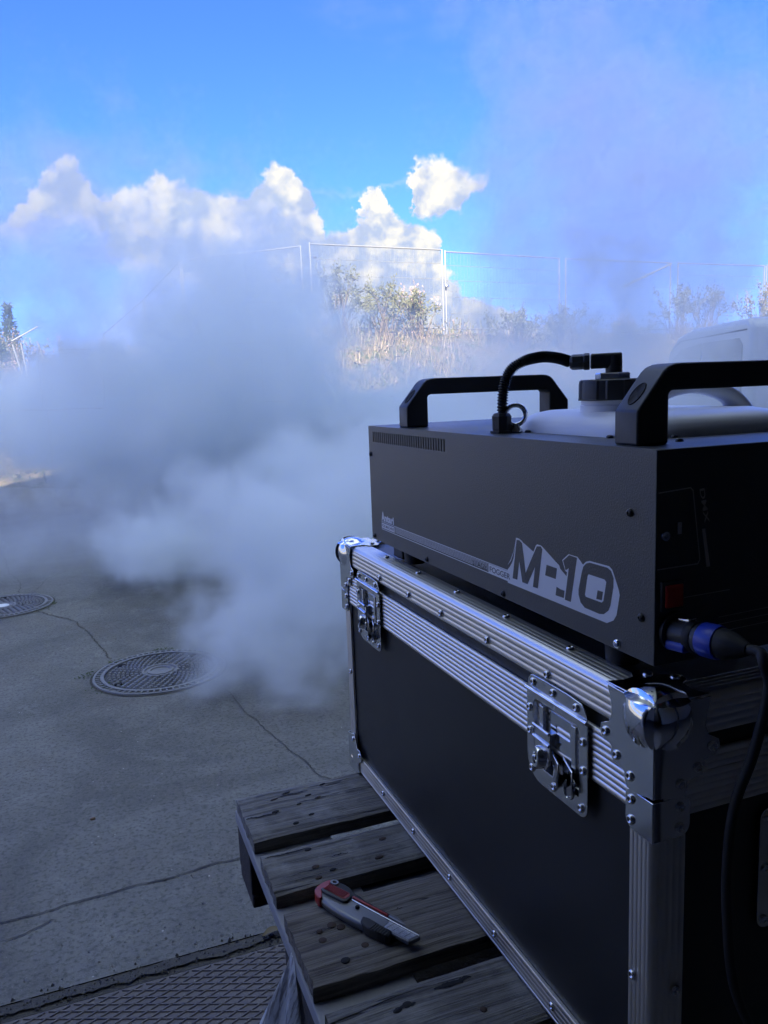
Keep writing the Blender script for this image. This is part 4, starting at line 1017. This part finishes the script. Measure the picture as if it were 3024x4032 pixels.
FP = {k: PX(v) for k, v in dict(a0=(.97, 34.4), a1=(1.97, 26.5), a2=(2.59, 21.93), b=(5.23, 19.34), c=(5.29, 19.03), d=(9.08, 19.30), e=(9.20, 19.55), f=(13.25, 20.12), g=(13.4, 20.15), h=(17.55, 20.41), i=(17.75, 20.41), j=(21.51, 20.5), k=(26, 20.9)).items()}
HB = 2.94
for a, b_, za, zb, lb in (('a0', 'a1', HB-.9, HB-.45, 'wire fence panel running downhill at the far left, mostly lost in fog'), ('a1', 'a2', HB-.45, HB, 'wire fence panel sloping down behind the thick fog, left of the tall post'),
        ('a2', 'b', HB, HB, 'wire fence panel left of the doubled post, its lower half hidden by fog'), ('c', 'd', HB, HB, 'clearest wire fence panel, between the two doubled posts in front of the white clouds'),
        ('e', 'f', HB, HB, 'wire fence panel behind the suction hose, faded by thin fog'), ('g', 'h', HB, HB, 'wire fence panel left of the post with the slanting brace'), ('i', 'j', HB, HB, 'wire fence panel above the van, partly covered by shrubs'), ('j', 'k', HB, HB, 'wire fence panel at the right edge of the picture')):
    fence_panel(*FP[a], *FP[b_], za, zb, lb)
clamp(5.0, 17.55, HB+1.72, 'bright clamp high on the doubled post left of the clearest fence panel')
clamp(8.45, 17.85, HB+1.15, 'bright clamp halfway up the doubled post right of the clearest fence panel')
bc_ = Vector((*FP['h'], HB+1.97))
br = obj('fence_brace', TB_([bc_, bc_+Vector((-1.45, .3, -.62))], .03, 8), 'galv', smooth=True); tag(br, 'slanting tube bracing the fence post above the van', 'brace')
# leaning fence remains at the far left
lf = thing('leaning_fence', (-1.8, 21, .9), 'toppled frame of a wire fence leaning among shrubs at the left edge', 'fence panel')
for a, b_ in (((-2.12, 19, 3.10), (-2.02, 19, 1.75)), ((-1.60, 20.2, 2.98), (-1.30, 20.2, 1.5)), ((-1.42, 20.2, 3.02), (-1.30, 20.2, 1.7)), ((-1.05, 20.2, 3.0), (-.78, 20.2, 1.9))):
    obj('post', TB_([a, b_], 0.032 if a[0] < -2 else .024, 8), 'galv', lf, smooth=True)
obj('top_rail', TB_([(-1.62, 20.2, 3.05), (-1.02, 20.2, 3.38)], .019, 8), 'galv', lf, smooth=True)

# ------------------------------------------------------------------ vegetation
def leaf_cloud(bm, pts, size, rnd, up=.3, long_=2.2):
    for p in pts:
        d = Vector((rnd.gauss(0, 1), rnd.gauss(0, 1), rnd.gauss(0, 1)+up)).normalized(); s = d.cross(Vector((rnd.gauss(0, 1), rnd.gauss(0, 1), rnd.gauss(0, 1)))).normalized()
        L = size*rnd.uniform(.6, 1.4)*long_; w = size*.5; nn = d.cross(s)*size*.25
        a = p; b_ = p+d*L
        bm.faces.new([bm.verts.new(q) for q in (a, a+d*L*.45+s*w+nn, b_, a+d*L*.45-s*w+nn)])
def shrub(cx, cy_, h, w, seed, label, group='shrubs on the embankment', nst=26, leaves=34, mat='leaf', blossom=False, base=None):
    rnd = random.Random(seed); z0 = hill_h(cx, cy_)-.1 if base is None else base
    t = thing('shrub', (cx, cy_, z0), label, 'shrub', group)
    bs = bmesh.new(); bl = bmesh.new(); bb = bmesh.new()
    for i in range(nst):
        a = rnd.uniform(0, 6.283); lean = rnd.uniform(.05, 1)*w; hh = h*rnd.uniform(.55, 1.0)*(1-.25*lean/w)
        p0 = Vector((cx+rnd.gauss(0, .12), cy_+rnd.gauss(0, .12), z0)); p3 = Vector((cx+math.cos(a)*lean, cy_+math.sin(a)*lean*.8, z0+hh))
        p1 = p0.lerp(p3, .35)+Vector((0,0,hh*.15)); p2 = p0.lerp(p3, .72)+Vector((0,0,hh*.14))
        pts = catmull([p0, p1, p2, p3], 4); tube(bs, pts, [.014*(1-.8*k/len(pts)) for k in range(len(pts))], 4, cap=False)
        P_ = []
        for k in range(leaves):
            s = rnd.uniform(.35, 1.0)**.7; j = min(len(pts)-2, int(s*(len(pts)-1))); q = pts[j].lerp(pts[j+1], rnd.random())
            P_.append(q+Vector((rnd.gauss(0, .045), rnd.gauss(0, .045), rnd.gauss(0, .035))))
        leaf_cloud(bl, P_, .040, rnd)
        # drooping spikes at the tip
        for k in range(12): leaf_cloud(bl if not blossom else bb, [p3+Vector((rnd.gauss(0, .02), rnd.gauss(0, .02), .025*k-.08))], .026, rnd, 1.2)
    obj('foliage', bl, mat, t); obj('stems', bs, 'bark', t)
    if blossom: obj('blossom_spikes', bb, 'blossom', t)
    else: bb.free()
SH = [(5.35, 17.0, 1.75, .9, 1, 'tallest leafy shrub, just right of the doubled fence post'), (6.3, 16.7, 1.6, 1.0, 2, 'leafy shrub standing before the middle of the clearest fence panel'), (7.2, 16.9, 1.3, .8, 3, 'low leafy shrub under the right half of the clearest fence panel'),
      (9.7, 16.6, 1.2, 1.0, 4, 'faint shrub in fog right of the clearest fence panel'), (11.2, 16.8, 1.3, .9, 5, 'faint shrub in fog near the middle of the picture'), (13.3, 17.0, 1.0, .8, 6, 'faint dark shrub left of the bright shrub'),
      (15.2, 17.4, 1.75, 1.1, 7, 'bright leafy shrub under the slanting fence brace'), (16.6, 17.8, 1.9, .9, 8, 'dark spiky shrub right of the slanting fence brace'), (18.4, 17.6, 1.7, 1.2, 9, 'shrub behind the van roof'), (20.0, 17.8, 1.9, 1.2, 10, 'shrub at the right edge beside the last post'), (21.6, 18.4, 2.1, 1.2, 12, 'outermost shrub on the right, taller than the fence'),
      (13.9, 14.9, 1.3, 1.0, 15, 'bright shrub low on the slope left of the van'), (17.0, 15.1, 1.4, 1.2, 16, 'shrub low on the slope behind the van')]
for i, (x, y, h, w, s, lb) in enumerate(SH): shrub(x, y, h, w, s, lb, mat='leaf', blossom=(i % 3 == 2))
for i, (x, y, h, w, s, b_, lb) in enumerate(((-1.55, 22.5, 2.2, .9, 21, 1.35, 'leafy shrub beside the conifer at the far left'), (-.55, 23.5, 2.1, 1.0, 22, 1.35, 'shrub with sunlit blossom right of the toppled fence'), (-2.3, 21.5, 1.9, .8, 23, 1.0, 'shrub at the left edge behind the white post'), (.5, 25.5, 2.2, 1.1, 24, 1.3, 'far left shrub almost hidden by fog'), (-1.2, 18.8, 1.3, .9, 25, .35, 'low shrub in front of the toppled fence'))):
    shrub(x, y, h, w, s, lb, blossom=True, base=b_)
con = thing('conifer', (-3.6, 48, 2.0), 'dark twin-topped conifer far off at the left edge', 'conifer')
rnd = random.Random(5); bm = bmesh.new(); bt = bmesh.new()
for cx, H, w in ((-3.95, 3.9, .9), (-3.25, 4.9, 1.0)):
    tube(bt, [(cx, 48, 1.5), (cx, 48, 2+H*.9)], [.15, .02], 6)
    P_ = []
    for k in range(1500):
        s = rnd.random()**1.3; r_ = w*(1-s)*rnd.uniform(.2, 1)+.08; a = rnd.uniform(0, 6.283); P_.append(Vector((cx+math.cos(a)*r_, 48+math.sin(a)*r_, 2+H*s)))
    leaf_cloud(bm, P_, .11, rnd, .8)
obj('crown', bm, 'leafdark', con); obj('trunk', bt, 'bark', con)
# dry grass and rubble growth covering the slope
bm = bmesh.new(); rnd = random.Random(9)
for i in range(26000):
    x = rnd.uniform(-2.5, 24) if rnd.random() < .85 else rnd.uniform(3.5, 9); y = rnd.uniform(11.5, 30); s = crest_dist(x, y)
    if s < -5 or s > 1.2: continue
    if nz(x, y, 0, .55) < -.10 and not (5 < x < 8): continue
    z = hill_h(x, y); h = rnd.uniform(.10, .40)*(1+.8*max(0, nz(x, y, 7, .5))); a = rnd.uniform(0, 6.283); w = .009
    d = Vector((math.cos(a)*.35*h, math.sin(a)*.35*h, h)); s_ = Vector((-math.sin(a)*w, math.cos(a)*w, 0))
    p = Vector((x, y, z-.02)); bm.faces.new([bm.verts.new(q) for q in (p-s_, p+s_, p+d*.6+s_*.7, p+d+Vector((d.x*.5, d.y*.5, -.05*h)), p+d*.6-s_*.7)])
tag(obj('dry_grass', bm, 'straw'), kind='stuff')
bm = bmesh.new()
for i in range(16000):
    x = rnd.uniform(-2.5, 24); y = rnd.uniform(11.5, 30); s = crest_dist(x, y)
    if s < -5.2 or s > .8: continue
    if nz(x, y, 20, .6) < .02: continue
    leaf_cloud(bm, [Vector((x, y, hill_h(x, y)+rnd.uniform(0, .35)))], .05, rnd, .5)
tag(obj('ground_cover', bm, 'leaf'), kind='stuff')
bm = bmesh.new()
for i in range(5000):
    x = rnd.uniform(-2.5, 22); y = rnd.uniform(12, 26); s = crest_dist(x, y)
    if s < -5 or s > .3: continue
    if nz(x, y, 40, .8) < .16: continue
    leaf_cloud(bm, [Vector((x, y, hill_h(x, y)+rnd.uniform(0, .5)))], .045, rnd, .3, 1.3)
tag(obj('pale_seed_heads', bm, 'blossom'), kind='stuff')

# ------------------------------------------------------------------ van in the fog
van = thing('van', (9.9, 9.8, 0), 'pale van half dissolved in the fog behind the near handle', 'van')
vo = Vector((8.25, 8.0, 0)); vu = Vector((2.1, 4.6, 0)).normalized(); vr = Vector((vu.y, -vu.x, 0)); VL, VWd, VH = 5.0, 1.9, 2.42
side = [(0, .35), (0, VH-.16), (.06, VH-.05), (.2, VH), (2.6, VH+.01), (3.3, VH-.07), (3.75, VH-.25), (4.25, 1.55), (4.85, 1.25), (5.0, 1.0), (5.0, .35)]
vb_ = obj('body', PR(side, vo, vo+vr*VWd, vu, (0,0,1)), 'van', van, bev=.09, seg=4)
sg = lambda nm, P_, mat: obj(nm, PR(P_, vo-vr*.012, vo+vr*.01, vu, (0,0,1)), mat, van, bev=.006)
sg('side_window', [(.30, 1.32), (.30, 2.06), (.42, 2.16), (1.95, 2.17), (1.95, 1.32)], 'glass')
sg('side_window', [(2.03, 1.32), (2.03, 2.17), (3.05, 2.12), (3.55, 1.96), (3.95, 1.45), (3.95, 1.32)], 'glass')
sg('rub_strip', [(.1, .78), (4.9, .78), (4.9, .86), (.1, .86)], 'rubber')
sg('roof_gutter', [(.15, 2.27), (3.1, 2.27), (3.5, 2.17), (3.5, 2.15), (3.1, 2.25), (.15, 2.25)], 'rubber')
for u in (.95, 4.05):
    for s in (-.01, VWd-.19):
        wh = obj('wheel', LT([(0, 0), (.19, 0), (.20, .01), (.33, 0), (.34, .02), (.34, .18), (.33, .20), (0, .20)], 28, frame(vo+vu*u+vr*s+Vector((0,0,.34)), vr)), 'rubber', van, smooth=True)
        obj('rim', LT([(.20, -.012), (.18, -.018), (.05, .0), (0, -.01)], 24, frame(vo+vu*u+vr*s+Vector((0,0,.34)), vr)), 'galv', wh, smooth=True)

# ------------------------------------------------------------------ the fog
def make_fog():
    vm = D.materials.new('fog'); vm.use_nodes = True; nt = vm.node_tree; nt.nodes.clear()
    pv = N(nt, 'ShaderNodeVolumePrincipled'); pv.inputs['Color'].default_value = (.955, .985, 1.0, 1); pv.inputs['Density'].default_value = 1; pv.inputs['Anisotropy'].default_value = 0
    at = pv.inputs['Density Attribute']; at.default_value = 'density'
    mo = N(nt, 'ShaderNodeOutputMaterial'); nt.links.new(pv.outputs[0], mo.inputs['Volume'])
    me = D.meshes.new('fog'); me.from_pydata([(0,2.,0),(.01,2.,0),(0,2.01,0)], [], [(0,1,2)])
    fo = D.objects.new('fog', me); COL.objects.link(fo); me.materials.append(vm); fo['kind'] = 'stuff'
    gt = D.node_groups.new('fog_density', 'GeometryNodeTree'); gt.interface.new_socket('Geometry', in_out='OUTPUT', socket_type='NodeSocketGeometry')
    g = G(gt); out = N(gt, 'NodeGroupOutput'); pos = N(gt, 'GeometryNodeInputPosition').outputs[0]
    def warp(scale, amp, detail):
        w = g.noise(pos, scale, detail, .6, out='Color'); return g.v('ADD', pos, g.v('MULTIPLY', g.v('SUBTRACT', w, (.5, .5, .5)), (amp, amp, amp)))
    P1 = warp(.75, 1.3, 1)
    P2 = warp(1.8, .75, 4)
    puff = g.noise(pos, 1.7, 7, .62); puff2 = g.noise(pos, .7, 3, .55)
    def blobs(P, lst, k):
        acc = None
        for (cx, cy_, cz, rx, ry, rz) in lst:
            d = g.v('LENGTH', g.v('MULTIPLY', g.v('SUBTRACT', P, (cx, cy_, cz)), (1/rx, 1/ry, 1/rz)))
            f = g.m('SUBTRACT', 1.0, d)
            acc = f if acc is None else g.m('SMOOTH_MAX', acc, f, k)
        return acc
    tot = None
    for lst, noise_, namp, lo, hi, dens, warped in FOG:
        F = blobs((pos, P1, P2)[warped], lst, .12)
        F = g.m('ADD', F, g.m('MULTIPLY', g.m('SUBTRACT', puff if noise_ == 0 else puff2, .5), namp))
        dd = g.m('MULTIPLY', g.smooth(F, lo, hi), dens)
        tot = dd if tot is None else g.m('ADD', tot, dd)
    sp = N(gt, 'ShaderNodeSeparateXYZ'); gt.links.new(pos, sp.inputs[0])
    fine = g.noise(P2, 4.6, 5, .68)
    tot = g.m('MULTIPLY', tot, g.smooth(fine, .32, .66, .30, 1.75))
    tot = g.m('MULTIPLY', tot, g.smooth(sp.outputs[1], FY0+.1, FY0+.9))
    vc = N(gt, 'GeometryNodeVolumeCube'); gt.links.new(tot, vc.inputs['Density'])
    vc.inputs['Min'].default_value = FMIN; vc.inputs['Max'].default_value = FMAX
    for a, b_ in zip(('Resolution X', 'Resolution Y', 'Resolution Z'), (FMAX[i]-FMIN[i] for i in range(3))): vc.inputs[a].default_value = int(b_/VOX)
    sm = N(gt, 'GeometryNodeSetMaterial'); sm.inputs['Material'].default_value = vm
    gt.links.new(vc.outputs[0], sm.inputs[0]); gt.links.new(sm.outputs[0], out.inputs[0])
    md = fo.modifiers.new('fog', 'NODES'); md.node_group = gt
    return fo
FY0 = 2.6; VOX = .05
FMIN = (-5.0, FY0, -.02); FMAX = (13.0, 15.0, 6.6)
FOG = [
  # blobs, noise, amplitude, lo, hi, density, warped
  ([(1.20, 5.2, .25, 1.15, 1.3, 1.0), (.78, 4.10, .05, .85, 1.0, .58), (2.6, 5.4, .5, 1.5, 1.3, 1.0), (.40, 7.0, .25, .8, 1.0, .50), (2.4, 7.5, .5, 2.2, 1.8, .9)], 0, 2.4, .10, .58, 3.0, 2),
  ([(1.7, 10, 1.5, 2.1, 2.2, 2.5), (.3, 9.8, 1.35, 1.7, 1.9, 1.45), (-.7, 11.0, 1.35, 1.4, 2.0, .95), (3.6, 9.5, .8, 1.8, 2, 1.1)], 0, 1.6, .08, .50, 1.6, 2),
  ([(8.0, 10.0, 1.3, 5.0, 4.0, 2.4), (1.2, 12, 1.6, 2.6, 3, 2.2), (-.7, 8.2, .2, 2.2, 2.6, .85)], 1, .9, .05, .8, .40, 1),
  ([(4.3, 6.2, 3.4, 1.7, 1.9, 3.3), (6.0, 7.2, 3.6, 2.4, 2.5, 2.3), (-.5, 8, 2.9, 2.4, 2.0, 1.9), (1.0, 9, 2.4, 2.7, 3, 2.3), (-1.4, 11.5, 1.5, 2.2, 2.4, 1.6), (4.5, 9.5, 1.1, 3.4, 3, 1.8)], 0, 2.6, .20, .80, .60, 2),
  ([(6.5, 9.0, 1.4, 6.0, 3.4, 3.2)], 1, .8, .05, .6, .13, 1),
]
make_fog()
